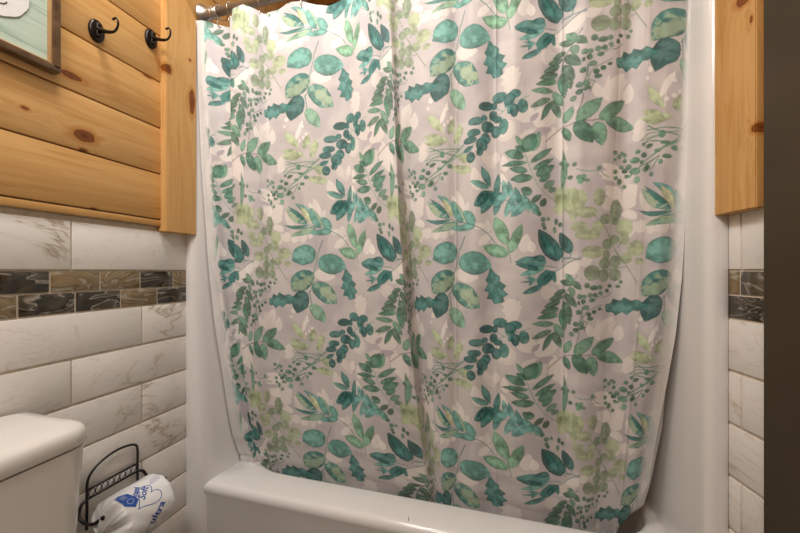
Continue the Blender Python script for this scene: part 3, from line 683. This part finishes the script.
# ------------------------------------------------------------------ the curtain cloth
# folds: (position at head height, at middle, near the hem [as seen along the cloth], depth of pleat, print position, repeats back, print strength)
COLS = [(198, 209, 233, -.030, 470, 2, .06), (204, 215, 241, -.028, 500, 2, .14), (208, 220, 246, -.024, 522, 2, 1), (218, 226, 250, -.008, 534, 2, 1), (228, 233, 253, .004, 543, 2, 1), (234.5, 239, 257.5, .008, 548, 2, 1), (231.5, 235.5, 255, -.040, 553, 2, 1), (240, 245, 262, -.038, 564, 2, 1), (255, 260, 268, -.022, 592, 2, 1), (268, 273, 283, -.002, 615, 2, 1),
        (281, 287, 297, -.003, 637, 2, 1), (299, 303, 313.5, -.008, 443.5, 1, 1), (314, 318, 328, -.003, 459, 1, 1), (328, 332, 339, .003, 475, 1, 1), (346, 348, 354, .008, 494, 1, 1), (357, 362, 370, -.004, 516, 1, 1), (370, 380, 391, -.014, 540, 1, 1), (382, 397, 412, -.024, 561.5, 1, 1), (388, 403, 424, -.028, 571, 1, 1),
        (398, 408.5, 429, .003, 596, 1, 1), (408, 413, 432, .012, 612, 1, 1), (422, 424, 437, .006, 633, 1, 1), (445, 443.5, 447, -.003, 443.5, 0, 1), (458, 457, 458, .006, 457, 0, 1), (474, 475, 475, -.005, 475, 0, 1), (495, 496, 495, .005, 496, 0, 1), (517, 518, 519, -.008, 518, 0, 1), (540, 540, 544, -.002, 540, 0, 1),
        (561, 561, 564, .007, 561, 0, 1), (586, 580, 580, -.009, 580, 0, 1), (611, 600, 594, -.005, 600, 0, 1), (630, 620, 608, .005, 620, 0, 1), (646, 637, 622, -.003, 637, 0, 1), (668, 658, 634, -.006, 658, 0, 1), (684, 666, 640, .004, 667, 0, 1), (687, 672, 645, .010, 674, 0, .35), (691, 683, 653, .006, 690, 0, .10)]
KC = len(COLS); YA = 1.25; AMP = ([.25, .45, .6, .9, 1.5, 1.84], [.25, .45, .8, 1.0, 1.0, .85])
ZL = np.array([pxZ(60, .8, .05), 1.03, pxZ(470, .8, .118)])     # the three levels
def yb_a(z): return np.interp(z, [.25, .40, .50, 1.03, 1.60, 1.86], [.172, .152, .126, .078, .052, RY])
def colx():
    A = np.zeros((3, KC)); Uk = np.zeros(KC)
    for i, c in enumerate(COLS):
        for l in range(3):
            A[l, i] = pxX(c[l], float(yb_a(ZL[l]))+c[3]*YA*float(np.interp(ZL[l], *AMP)))
        Uk[i] = P2U(c[4], 283)[0]-c[5]*PU
    return A, Uk
AX, UK = colx()
for i in range(1, KC):
    if UK[i] < UK[i-1]: UK[i] = UK[i-1]+.002
def pchip(xk, yk, x):
    h = np.diff(xk); d = np.diff(yk)/h; m = np.zeros_like(yk)
    for i in range(1, len(xk)-1):
        if d[i-1]*d[i] > 0: m[i] = 2*d[i-1]*d[i]/(d[i-1]+d[i])
    m[0] = d[0]; m[-1] = d[-1]
    i = np.clip(np.searchsorted(xk, x)-1, 0, len(xk)-2); t = (x-xk[i])/h[i]
    return (yk[i]*(1+2*t)*(1-t)**2+yk[i+1]*t*t*(3-2*t)+h[i]*(m[i]*t*(1-t)**2-m[i+1]*t*t*(1-t)))
yo = np.array([c[3] for c in COLS]); ps = np.array([c[6] for c in COLS])
mids = AX[1]; seg = np.hypot(np.diff(mids), np.diff(yo)); arc = np.concatenate([[0], np.cumsum(np.maximum(seg, .006))])
NCc = 860; s_ = np.linspace(0, arc[-1], NCc)
kx = np.array([pchip(arc, AX[l], s_) for l in range(3)]); ku = pchip(arc, UK, s_); ky = pchip(arc, yo, s_); kp = np.interp(s_, arc, ps)
kpx = [np.interp(s_, arc, np.array([c[l] for c in COLS])) for l in range(3)]
# top hem line as scallops between rings
tp_px = np.array([196, 205, 222, 230, 234, 245, 265, 280, 290, 303, 318, 330, 345, 700]); tp_row = np.array([21, 20, 19, 19, 20, 14.5, 15, 10, 4, 3.5, 5.5, 5, -3, -20])
ztop = np.zeros(NCc)
for i in range(NCc):
    x = kx[0][i]; p = kpx[0][i]
    ztop[i] = pxZ(np.interp(p, tp_px, tp_row), x, .045 if p > 233 else .014) if p < 345 else 1.8335+.004*math.cos(i*.13)
zt345 = 1.834; ztop = np.clip(ztop, 1.78, 1.842)
zbot = np.interp(kpx[2], [230, 246, 610, 628, 642, 648, 653], [.27, .27, .28, .385, .43, .455, .52])
NRc = 860; tt = np.linspace(0, 1, NRc)
Zg = ztop[None, :]*(1-tt[:, None])+zbot[None, :]*tt[:, None]
def lev(z, k):                                    # interpolate / extrapolate across the three levels
    a = (z-ZL[1])/(ZL[0]-ZL[1]); b = (ZL[1]-z)/(ZL[1]-ZL[2])
    up = k[1]+(k[0]-k[1])*np.minimum(a, 1.2); dn = k[1]+(k[2]-k[1])*np.maximum(b, 0)
    # soften the bend in the middle
    return np.where(z > ZL[1], up, dn)
def smoothlev(z, k): return (lev(z+.12, k)+lev(z+.06, k)+lev(z, k)+lev(z-.06, k)+lev(z-.12, k))/5
Xg = smoothlev(Zg, [kk[None, :] for kk in kx])
amp = np.interp(Zg, *AMP)
PXM = kpx[1]
ffac = 1-.62*np.exp(-((PXM-402)/16)**2)[None, :]*np.clip((Zg-1.15)/.35, 0, 1)
Yg = yb_a(Zg)+ky[None, :]*amp*YA*ffac
for cpx, a_ in ((275, -.003), (318, .002), (352, -.0035), (456, -.003), (497, -.004), (562, -.005), (610, .002), (640, -.003)):
    Yg = Yg+a_*np.exp(-np.abs(PXM-cpx)/1.6)[None, :]*(.6+.4*np.sin(Zg*4+cpx))
big = np.sin(ku[None, :]*21+Zg*3.1)*np.sin(Zg*9+ku[None, :]*5)*.0020+np.sin(Zg*23+ku[None, :]*13)*.0006+np.sin(ku[None, :]*90+2.5*np.sin(Zg*2.2))*.0011*np.clip((ku[None, :]-.2)*4, .3, 1)
Yg = Yg+big
Yg = np.where(Zg < .43, np.maximum(Yg, .1345), Yg)      # stays inside the rim
# near the right corner the cloth hangs further in
Yg = Yg+np.clip((Xg-1.10)/.25, 0, 1)**1.5*np.interp(Zg, [.25, .5, .9], [.060, .045, 0])
VV = np.stack([Xg, Yg, Zg], -1).reshape(-1, 3)
Vshift = np.interp(Zg, [.3, .48, 1.03, 1.6, 1.84], [-.012, -.006, 0, .008, .008])+np.clip((Xg-1.0)/.2, 0, 1)*np.interp(Zg, [.4, .8, 1.02], [.036, .030, 0])
colr = sample_tile(np.broadcast_to(ku[None, :], Zg.shape), Zg-Vshift)
k3 = kp[None, :, None]; back = lin((226, 222, 221)); colr = colr*k3+back*(1-k3)
ii = np.arange(NRc*NCc).reshape(NRc, NCc)
FF = np.stack([ii[:-1, :-1], ii[1:, :-1], ii[1:, 1:], ii[:-1, 1:]], -1).reshape(-1, 4)
def grid_mesh(name, V, Fq, mat, parent):
    me = bpy.data.meshes.new(name); me.vertices.add(len(V)); me.vertices.foreach_set('co', V.astype(np.float32).ravel())
    me.loops.add(Fq.size); me.loops.foreach_set('vertex_index', Fq.astype(np.int32).ravel())
    me.polygons.add(len(Fq)); me.polygons.foreach_set('loop_start', np.arange(0, Fq.size, 4, dtype=np.int32)); me.polygons.foreach_set('loop_total', np.full(len(Fq), 4, np.int32))
    me.polygons.foreach_set('use_smooth', np.ones(len(Fq), bool)); me.update(calc_edges=True); me.validate(); me.materials.append(mat)
    o = bpy.data.objects.new(name, me); C.objects.link(o); o.parent = parent; return o
k = N('printed_curtain_fabric', .62, 0, .3)
at = k.n('ShaderNodeAttribute', {'attribute_name': 'print'}).outputs['Color']
k.base(k.mix(.10, at, k.ramp(k.noise(k.coord(), 90, 3), [(.35, (.8, .8, .8)), (.65, (1, 1, 1))]), 'MULTIPLY'))
k.b.inputs['Sheen Weight'].default_value = .1
wv = k.n('ShaderNodeMapping', Vector=k.coord(), Scale=(6, 6, 1.6)).outputs[0]
k.bump(k.noise(wv, 9, 4, .6, .5), .35, .004)
M['curtain'] = k.m
cur = empty('shower_curtain', (.68, RY, 1.83), 'shower curtain printed with teal and sage green leaves', 'shower curtain')
cl = grid_mesh('cloth', VV-np.array([.68, RY, 1.83]), FF, M['curtain'], cur)
ca = cl.data.color_attributes.new('print', 'FLOAT_COLOR', 'POINT')
rgba = np.ones((NRc*NCc, 4), np.float32); rgba[:, :3] = colr.reshape(-1, 3); ca.data.foreach_set('color', rgba.ravel())

# white liner behind the cloth
NL, ML = 150, 120
lx = [(197, 206, 229), (716, 688, 656)]
VL = []; 
for j in range(ML):
    t = j/(ML-1)
    for i in range(NL):
        s = i/(NL-1); zb = float(np.interp(s, [0, .9, .96, 1], [.30, .30, .37, .43])); z = 1.822*(1-t)+zb*t
        y = float(yb_a(z))+.030+.004*math.sin(s*55+.8*math.sin(z*3)) + max(0, (s-.8)/.2)**1.5*float(np.interp(z, [.25, .5, .9], [.045, .035, 0]))
        e = [float(smoothlev(np.array(z), [pxX(q[0], .08), pxX(q[1], .115), pxX(q[2], .155)])) for q in lx]
        e[0] = max(e[0], .074*float(np.interp(z, [.4, 1.05, 1.8], [1, .55, .30]))+.004); e[1] = min(e[1], 1.322)
        VL.append((e[0]+(e[1]-e[0])*s, y, z))
FL = [(j*NL+i, (j+1)*NL+i, (j+1)*NL+i+1, j*NL+i+1) for j in range(ML-1) for i in range(NL-1)]
lo_ = mesh_obj('shower_liner', [(v[0]-.68, v[1]-RY, v[2]-1.82) for v in VL], FL, M['liner'])
lo_.location = (.68, RY, 1.82); tag(lo_, 'plain white shower liner hanging behind the leaf printed curtain', 'shower liner')

# rings
ring_px = [213, 221, 231, 262, 303]
RX = [pxX(p, RY) for p in ring_px]
while RX[-1] < 1.24: RX.append(RX[-1]+.115)
def ring_mesh():
    bm = bmesh.new()
    pts = [(0, .0205*math.cos(a), .0205*math.sin(a)+.000) for a in [2*PI*i/28 for i in range(28)]]
    tube(bm, pts, .0013, 6, True)
    hk = catmull([(0, 0, -.0205), (.001, -.006, -.026), (.001, -.012, -.033), (0, -.011, -.042), (0, -.004, -.0455), (0, .002, -.041)], 5)
    tube(bm, hk, .0013, 6); return bm
r0 = bm_obj('curtain_ring', ring_mesh(), M['nickel'])
b0m = bmesh.new()
for q in range(5):
    a = PI/2+(q-2)*.34; ball(b0m, (0, .0205*math.cos(a), .0205*math.sin(a)), .0026, 10)
b0 = bm_obj('roller_beads', b0m, M['nickel'], r0)
desc = ['curtain ring closest to the rod\'s left wall flange', 'second curtain ring out from the left wall flange', 'third curtain ring, over the narrow gap by the left fold', 'curtain ring over the pale green leaf at upper left', 'curtain ring at the top edge of the frame, above the teal bud']
for i, x in enumerate(RX[:5]):
    if i == 0: r = r0
    else:
        r = r0.copy(); C.objects.link(r); b = b0.copy(); b.parent = r; C.objects.link(b)
    r.location = (x, RY, RZ-.0065); r.rotation_euler = (0, 0, (.25, -.3, .1, .05, -.08)[i])
    tag(r, desc[i], 'curtain ring', 'metal curtain rings on the rod')

# ------------------------------------------------------------------ wall hooks
def make_hook(px, row, label):
    p = wp(px, row, .0125); t = empty('wall_hook', p, label, 'wall hook', 'bronze hooks on the pine wall')
    bm = bmesh.new()
    pr = [(0, 1.0), (.003, 1.0), (.0055, .93), (.007, .80), (.0075, .5), (.0078, .02)]
    nn = 32; vs = []
    for h, s in pr: vs.append([bm.verts.new((h, .0165*s*math.cos(2*PI*i/nn), .0265*s*math.sin(2*PI*i/nn))) for i in range(nn)])
    for a, b in zip(vs[:-1], vs[1:]):
        for i in range(nn): bm.faces.new((a[i], a[(i+1) % nn], b[(i+1) % nn], b[i]))
    bm.faces.new(vs[0][::-1]); bm.faces.new(vs[-1]); bmesh.ops.recalc_face_normals(bm, faces=bm.faces[:])
    bm_obj('back_plate', bm, M['bronze'], t, True, 45)
    bm = bmesh.new(); bx(bm, (.006, -.0055, -.017), (.0125, .0055, .017), .0025, 3); bm_obj('boss', bm, M['bronze'], t, True, 40)
    P_ = catmull([(.008, 0, .002), (.022, 0, -.003), (.040, .001, -.009), (.056, .002, -.010), (.066, .002, -.002), (.069, .001, .010), (.064, 0, .018), (.056, 0, .017)], 7)
    L = len(P_); rs = [.0065-.0042*min(1, (i/L)/.45) if i/L < .45 else .0026-.0006*(i/L) for i in range(L)]
    bm = bmesh.new(); tube(bm, P_, rs, 12); ball(bm, P_[-1], .0030, 10)
    bm_obj('arm', bm, M['bronze'], t)
    bm = bmesh.new(); ball(bm, (.0125, 0, .0125), .0030, 10, (.5, 1, 1)); ball(bm, (.0125, 0, -.0125), .0030, 10, (.5, 1, 1)); bm_obj('screw', bm, M['bronze'], t)
    return t
make_hook(96, 31, 'bronze wall hook nearest the picture frame, lower of the two')
make_hook(150.5, 39, 'bronze wall hook beside the corner trim board')

# ------------------------------------------------------------------ framed picture
def mint():
    k = N('mint_painted_board', .6)
    a = k.noise(k.coord((1, 2.5, 45)), 2.2, 4, .6)
    k.base(k.ramp(a, [(.36, (.30, .42, .36)), (.44, (.44, .56, .47)), (.62, (.50, .61, .52)), (.8, (.56, .62, .60))])); return k.m
fy1 = wp(61, 60, .034)[1]; fz0 = wp(61, 74, .034)[2]
FW, FH = .34, .42
pf = empty('framed_picture', (.0125, fy1-FW/2, fz0+FH/2), 'mint green picture in a brown wood frame on the pine wall', 'picture frame')
def fwood():
    k = N('brown_frame_wood', .4); a = k.noise(k.coord((20, 4, 4)), 8, 4, .6, .5)
    k.base(k.ramp(a, [(.35, (.065, .032, .014)), (.6, (.16, .085, .038)), (.8, (.24, .135, .062))])); return k.m
M['frame'] = fwood(); M['frame_edge'] = plain('tan_inner_lip', (.46, .27, .12), .4)
bw = .0175
def frame_ring(name, w, h, b, x0, x1, mat, bev):
    bm = bmesh.new()
    bx(bm, (x0, -w/2, -h/2), (x1, w/2, -h/2+b), bev); bx(bm, (x0, -w/2, h/2-b), (x1, w/2, h/2), bev)
    bx(bm, (x0, -w/2, -h/2+b*.5), (x1, -w/2+b, h/2-b*.5), bev); bx(bm, (x0, w/2-b, -h/2+b*.5), (x1, w/2, h/2-b*.5), bev)
    return bm_obj(name, bm, mat, pf, True, 35)
frame_ring('frame_moulding', FW, FH, bw*.80, .0005, .0225, M['frame'], .002)
frame_ring('inner_lip', FW-bw*1.3, FH-bw*1.3, bw*.32, .002, .0195, M['frame_edge'], .0015)
bm = bmesh.new(); bx(bm, (.002, -FW/2+.010, -FH/2+.010), (.0105, FW/2-.010, FH/2-.010)); bm_obj('mint_panel', bm, mint(), pf, False)
# white scalloped shape painted on the panel, with a dark curved line
a = wp(23, 2, .0232); b = wp(13, 17.5, .0232)
cyy = a[1]-.048-pf.location[1]; czz = b[2]+.050-pf.location[2]
bm = bmesh.new(); nn = 96; pts = []
for i in range(nn):
    t = 2*PI*i/nn; r_ = 1+.018*abs(math.sin(6*t)); pts.append(bm.verts.new((.0125, cyy+.056*r_*math.cos(t), czz+.060*r_*math.sin(t))))
f = bm.faces.new(pts); g_ = bmesh.ops.extrude_face_region(bm, geom=[f]); bmesh.ops.translate(bm, vec=(-.003, 0, 0), verts=[v for v in g_['geom'] if isinstance(v, bmesh.types.BMVert)]); bmesh.ops.recalc_face_normals(bm, faces=bm.faces[:])
M['art_white'] = plain('white_art_paint', (.74, .73, .73), .7); M['art_dark'] = plain('dark_art_line', (.10, .11, .09), .7)
bm_obj('white_shape', bm, M['art_white'], pf, False)
p0 = wp(6.5, 2, .024); p1 = wp(3, 3.4, .024); p2 = wp(-3, 2, .024)
bm = bmesh.new(); tube(bm, catmull([(.0128, q[1]-pf.location[1], q[2]-pf.location[2]) for q in (p0, p1, p2)], 6), .0009, 8); bm_obj('line_drawing', bm, M['art_dark'], pf)

# ------------------------------------------------------------------ toilet
tx, ty = .0, -.605
to = empty('toilet', (.25, ty, 0), 'white toilet with a lidded tank against the tiled wall', 'toilet')
TM = Matrix.Translation((-.25, -ty, 0))
def rrect_tank(bm, x0, x1, y0, y1, zs, bow=.012, r=.035):
    """bowed-front tank outline lofted through (z, inset)"""
    def outline(ins):
        X0, X1, Y0, Y1 = x0+.0, x1-ins, y0+ins, y1-ins; P = []
        for (cx_, cy_, a0) in ((X1-r, Y0+r, -PI/2), (X1-r, Y1-r, 0)):
            for i in range(9): a = a0+PI/2*i/8; P.append([cx_+r*math.cos(a), cy_+r*math.sin(a)])
        mid = [[X1, Y0+r+(Y1-Y0-2*r)*i/12] for i in range(1, 12)]; P = P[:9]+mid+P[9:]
        P += [[X0+.01, Y1], [X0, Y1-.01], [X0, Y0+.01], [X0+.01, Y0]]
        for p in P:
            u = (p[1]-(Y0+Y1)/2)/((Y1-Y0)/2)
            if p[0] > x0+.05: p[0] += bow*(1-u*u)
        return P
    R = []
    for z, ins in zs: R.append([bm.verts.new((p[0], p[1], z)) for p in outline(ins)])
    m = len(R[0])
    for a, b in zip(R[:-1], R[1:]):
        for i in range(m): bm.faces.new((a[i], a[(i+1) % m], b[(i+1) % m], b[i]))
    bm.faces.new(R[0][::-1]); bm.faces.new(R[-1])
LY = -.3725
bm = bmesh.new(); rrect_tank(bm, .022, .194, 2*ty-LY+.008, LY-.008, [(.37, .03), (.40, .016), (.55, .004), (.735, -.004)], .008, .035)
o = bm_obj('tank', bm, M['ceramic'], to, True, 60); o.data.transform(TM)
bm = bmesh.new(); rrect_tank(bm, .016, .201, 2*ty-LY, LY, [(.7375, .006), (.7385, .002), (.742, .0), (.758, .0), (.765, .002), (.770, .006), (.773, .013), (.775, .028)], .008, .038)
o = bm_obj('tank_lid', bm, M['ceramic'], to, True, 60); o.data.transform(TM)
def loft(name, rings_, mat):
    bm = bmesh.new(); R = []; nn = 40
    for (z, cx_, cy_, rx, ry) in rings_:
        R.append([bm.verts.new((cx_+rx*math.cos(2*PI*i/nn)*(1.0 if math.cos(2*PI*i/nn) > 0 else .82), cy_+ry*math.sin(2*PI*i/nn), z)) for i in range(nn)])
    for a, b in zip(R[:-1], R[1:]):
        for i in range(nn): bm.faces.new((a[i], a[(i+1) % nn], b[(i+1) % nn], b[i]))
    bm.faces.new(R[0][::-1]); bm.faces.new(R[-1]); o = bm_obj(name, bm, mat, to, True, 50); o.data.transform(TM); return o
loft('bowl', [(0, .33, ty, .17, .11), (.02, .33, ty, .17, .11), (.12, .34, ty, .14, .095), (.22, .37, ty, .18, .12), (.33, .40, ty, .255, .17), (.385, .41, ty, .27, .185), (.395, .41, ty, .262, .178)], M['ceramic'])
loft('seat_lid', [(.396, .42, ty, .262, .182), (.405, .42, ty, .27, .19), (.425, .42, ty, .268, .188), (.432, .42, ty, .25, .17)], M['ceramic'])
bm = bmesh.new(); bx(bm, (.03, ty-.14, .30), (.30, ty+.14, .372), .02, 3); o = bm_obj('pedestal_shelf', bm, M['ceramic'], to, True, 40); o.data.transform(TM)

# ------------------------------------------------------------------ toilet paper holder
hy0, hy1 = -.273, -.159
hd = empty('toilet_paper_holder', (.006, (hy0+hy1)/2, .50), 'black wire toilet paper holder on the marble tile wall', 'toilet paper holder')
HI = Matrix.Translation((-.006, -(hy0+hy1)/2, -.50))
X_ = .012
ym = (hy0+hy1)/2
arch = [(X_, hy0-.001, .455), (X_, hy0, .50), (X_, hy0, .545), (X_, hy0+.001, .564), (X_, hy0+.007, .579), (X_, hy0+.022, .593), (X_, ym-.010, .603), (X_, ym+.014, .606), (X_, hy1-.020, .603), (X_, hy1-.005, .596), (X_, hy1, .582), (X_, hy1, .55), (X_, hy1, .50), (X_, hy1+.001, .455)]
bm = bmesh.new(); tube(bm, catmull(arch, 6), .0028, 10); o = bm_obj('back_frame', bm, M['black_wire'], hd); o.data.transform(HI)
bm = bmesh.new()
for z in (.5455, .5245): tube(bm, [(X_, hy0, z), (X_, hy1, z)], .0025, 8)
o = bm_obj('crossbar', bm, M['black_wire'], hd); o.data.transform(HI)
bm = bmesh.new()
for i in range(8):
    yc = hy0+.010+i*.0134
    tube(bm, [(X_+.002*math.sin(a), yc+.0062*math.cos(a), .535+.0095*math.sin(a)) for a in [2*PI*q/20 for q in range(20)]], .0009, 6, True)
o = bm_obj('scroll_rings', bm, M['black_wire'], hd); o.data.transform(HI)
RXc, RZc = .082, .503
bm = bmesh.new()
tube(bm, catmull([(X_, hy0-.001, .525), (X_+.002, hy0-.013, .518), (.020, hy0-.020, .500), (.040, hy0-.021, .490), (.062, hy0-.019, .492), (RXc-.002, hy0-.012, RZc)], 7), .0034, 10)
ball(bm, (RXc, hy0-.011, RZc+.002), .0062, 14)
tube(bm, catmull([(X_, hy1+.001, .525), (X_+.002, hy1+.013, .518), (.020, hy1+.020, .500), (.040, hy1+.021, .490), (.062, hy1+.019, .492), (RXc-.002, hy1+.014, RZc)], 7), .0034, 10)
ball(bm, (RXc, hy1+.017, RZc+.002), .0062, 14)
tube(bm, [(RXc, hy0-.012, RZc), (RXc, hy1+.014, RZc)], .0030, 10)
o = bm_obj('roll_arm', bm, M['black_wire'], hd); o.data.transform(HI)

# wrapped roll: cylinder with gathered ends
def wrap_mat():
    k = N('white_wrapper_film', .3, 0, .5); k.b.inputs['Coat Weight'].default_value = .3
    nz = k.noise(k.coord((1, 1, 1)), 60, 5, .6, .8)
    k.base(k.ramp(k.noise(k.coord(), 25, 3), [(.3, (.80, .80, .81)), (.7, (.87, .87, .88))])); k.bump(nz, .35, .004); return k.m
M['wrap'] = wrap_mat(); M['blue'] = plain('blue_print', (.018, .085, .42), .35, 0, .1)
RC = Vector((.083, -.2145, .472)); RRd = .0605; HL = .052
roll = empty('toilet_paper_roll', (RC.x, RC.y, RC.z), 'wrapped toilet paper roll in white film with blue print on the wire holder', 'toilet paper')
nn = 120
sec = [(-HL-.026, .006), (-HL-.024, .018), (-HL-.020, .030), (-HL-.016, .041), (-HL-.010, .051), (-HL-.004, .0575), (-HL+.002, .0600)] + [(-HL+.002+(2*HL-.004)*i/24, .0605) for i in range(1, 24)] + [(HL-.002, .0600), (HL+.002, .0575), (HL+.005, .052), (HL+.006, .042), (HL+.007, .028), (HL+.0075, .012)]
V = []; F = []
rr = np.random.RandomState(3); ph = rr.rand(6)*6
def rad(y, r, th):
    q = r/RRd; left = max(0, min(1, (-y-HL+.004)/.02)); right = max(0, min(1, (y-HL)/.006))
    cr = left*(.0042*math.sin(9*th+ph[0]+y*40)+.0036*math.sin(15*th+ph[1]-y*120)+.0022*math.sin(27*th+ph[2])) + right*.0015*math.sin(13*th+ph[3])
    body = .0007*math.sin(5*th+ph[4]+y*60)+.0005*math.sin(11*th+y*130)
    return r+cr*min(1, q*1.6)+body
for y, r in sec:
    for i in range(nn):
        th = 2*PI*i/nn; R_ = rad(y, r, th)
        yy = y + (max(0, min(1, (-y-HL+.004)/.02))*.004*math.sin(7*th+ph[5]))
        V.append((R_*math.cos(th), yy, R_*math.sin(th)))
m = len(sec)
for j in range(m-1):
    for i in range(nn): F.append((j*nn+i, j*nn+(i+1) % nn, (j+1)*nn+(i+1) % nn, (j+1)*nn+i))
F.append(tuple(range(nn))[::-1]); F.append(tuple((m-1)*nn+i for i in range(nn)))
mesh_obj('wrapper', V, F, M['wrap'], roll)
def on_roll(a, d, lift=.0005):
    """a = metres along the axis, d = metres around from the +x side upward"""
    th = d/RRd; R_ = rad(a, RRd, th)+lift; return (R_*math.cos(th), a, R_*math.sin(th))
def ribbon(bm, pts, wd):
    P_ = catmull([(p[0], p[1], 0) for p in pts], 6) if len(pts) > 2 else [Vector((*pts[0], 0)), Vector((*pts[1], 0))]
    prev = None
    for i, p in enumerate(P_):
        t = (P_[min(i+1, len(P_)-1)]-P_[max(i-1, 0)]).normalized(); n_ = Vector((-t.y, t.x, 0))*wd/2
        a = bm.verts.new(on_roll(*(p+n_).xy)); b = bm.verts.new(on_roll(*(p-n_).xy))
        if prev: bm.faces.new((prev[0], prev[1], b, a))
        prev = (a, b)
def text_mesh(name, s, size, a0, d0, mat, rot=0, shear=0, parent=roll, lift=.0006, bold=0):
    cu = bpy.data.curves.new(name, 'FONT'); cu.body = s; cu.size = size; cu.shear = shear; cu.offset = bold; cu.resolution_u = 4
    tmp = bpy.data.objects.new(name, cu); C.objects.link(tmp)
    me = bpy.data.meshes.new_from_object(tmp.evaluated_get(bpy.context.evaluated_depsgraph_get()))
    bpy.data.objects.remove(tmp)
    bm = bmesh.new(); bm.from_mesh(me)
    bmesh.ops.subdivide_edges(bm, edges=[e for e in bm.edges if e.calc_length() > .003], cuts=2)
    c_, s_r = math.cos(rot), math.sin(rot)
    for v in bm.verts:
        x, y = v.co.x, v.co.y; v.co = on_roll(a0+x*c_-y*s_r, d0+x*s_r+y*c_, lift)
    me2 = bpy.data.meshes.new(name); bm.to_mesh(me2); bm.free(); me2.materials.append(mat)
    o = bpy.data.objects.new(name, me2); C.objects.link(o); o.parent = parent; return o
bm = bmesh.new()
HP = []; h0a, h0d, hr = -.002, .050, 1.15
for i in range(25):
    t = 2*PI*i/24; hx = math.sin(t)**3*.027; hy = (13*math.cos(t)-5*math.cos(2*t)-2*math.cos(3*t)-math.cos(4*t))/16*.031
    HP.append((h0a+hx*math.cos(-hr)-hy*math.sin(-hr), h0d+hx*math.sin(-hr)+hy*math.cos(-hr)))
ribbon(bm, HP, .0015)
bm_obj('heart_outline', bm, M['blue'], roll)
text_mesh('brand_script', 'Angel', .016, -.028, .058, M['blue'], .75, .35, bold=.0004)
text_mesh('brand_script', 'Soft', .021, -.014, .046, M['blue'], .75, .35, bold=.0004)
text_mesh('word_print', 'ultra', .024, -.004, -.018, M['blue'], .85, 0, bold=.0006)
bm = bmesh.new()
pn = [(-.052, .092), (-.050, .058), (-.034, .044), (-.022, .056), (-.026, .086), (-.040, .096)]
gx = 10
def inpoly(x, y, P_):
    ins = False
    for i in range(len(P_)):
        (xa, ya), (xb_, yb_) = P_[i], P_[(i+1) % len(P_)]
        if (ya > y) != (yb_ > y) and x < (xb_-xa)*(y-ya)/(yb_-ya)+xa: ins = not ins
    return ins
N1, N2 = 60, 110
vg = {}
for i in range(N1):
    for j in range(N2):
        x = -.053+.032*i/(N1-1); y = .043+.056*j/(N2-1)
        if inpoly(x+.0002, y+.0002, pn):
            q = []
            for di, dj in ((0, 0), (1, 0), (1, 1), (0, 1)):
                key = (i+di, j+dj)
                if key not in vg: vg[key] = bm.verts.new(on_roll(-.053+.032*key[0]/(N1-1), .043+.056*key[1]/(N2-1), .0004))
                q.append(vg[key])
            bm.faces.new(q)
bm_obj('blue_panel', bm, M['blue'], roll)
M['pale_print'] = plain('pale_print', (.45, .55, .72), .4)
bm = bmesh.new()
ribbon(bm, [(-.036+.006*math.cos(t), .062+.006*math.sin(t)) for t in [2*PI*i/12 for i in range(13)]], .0012)
for k_, d in enumerate((.075, .080, .085)): ribbon(bm, [(-.046, d), (-.040+.002*k_, d+.0003), (-.034, d)], .0018)
for v in bm.verts: v.co += Vector((v.co.x, 0, v.co.z)).normalized()*.0005
bm_obj('panel_print', bm, M['pale_print'], roll)
bm = bmesh.new()
for k_, d in enumerate((.074, .079, .084)): ribbon(bm, [(.016+.004*k_, d), (.030, d+.0003), (.044, d)], .0010)
bm_obj('fine_print', bm, M['blue'], roll); bm = bmesh.new()
ribbon(bm, [(-.006+.010*math.cos(t), -.022+.016*math.sin(t)) for t in [2*PI*i/16 for i in range(17)]], .0012)
bm_obj('ring_print', bm, M['blue'], roll)
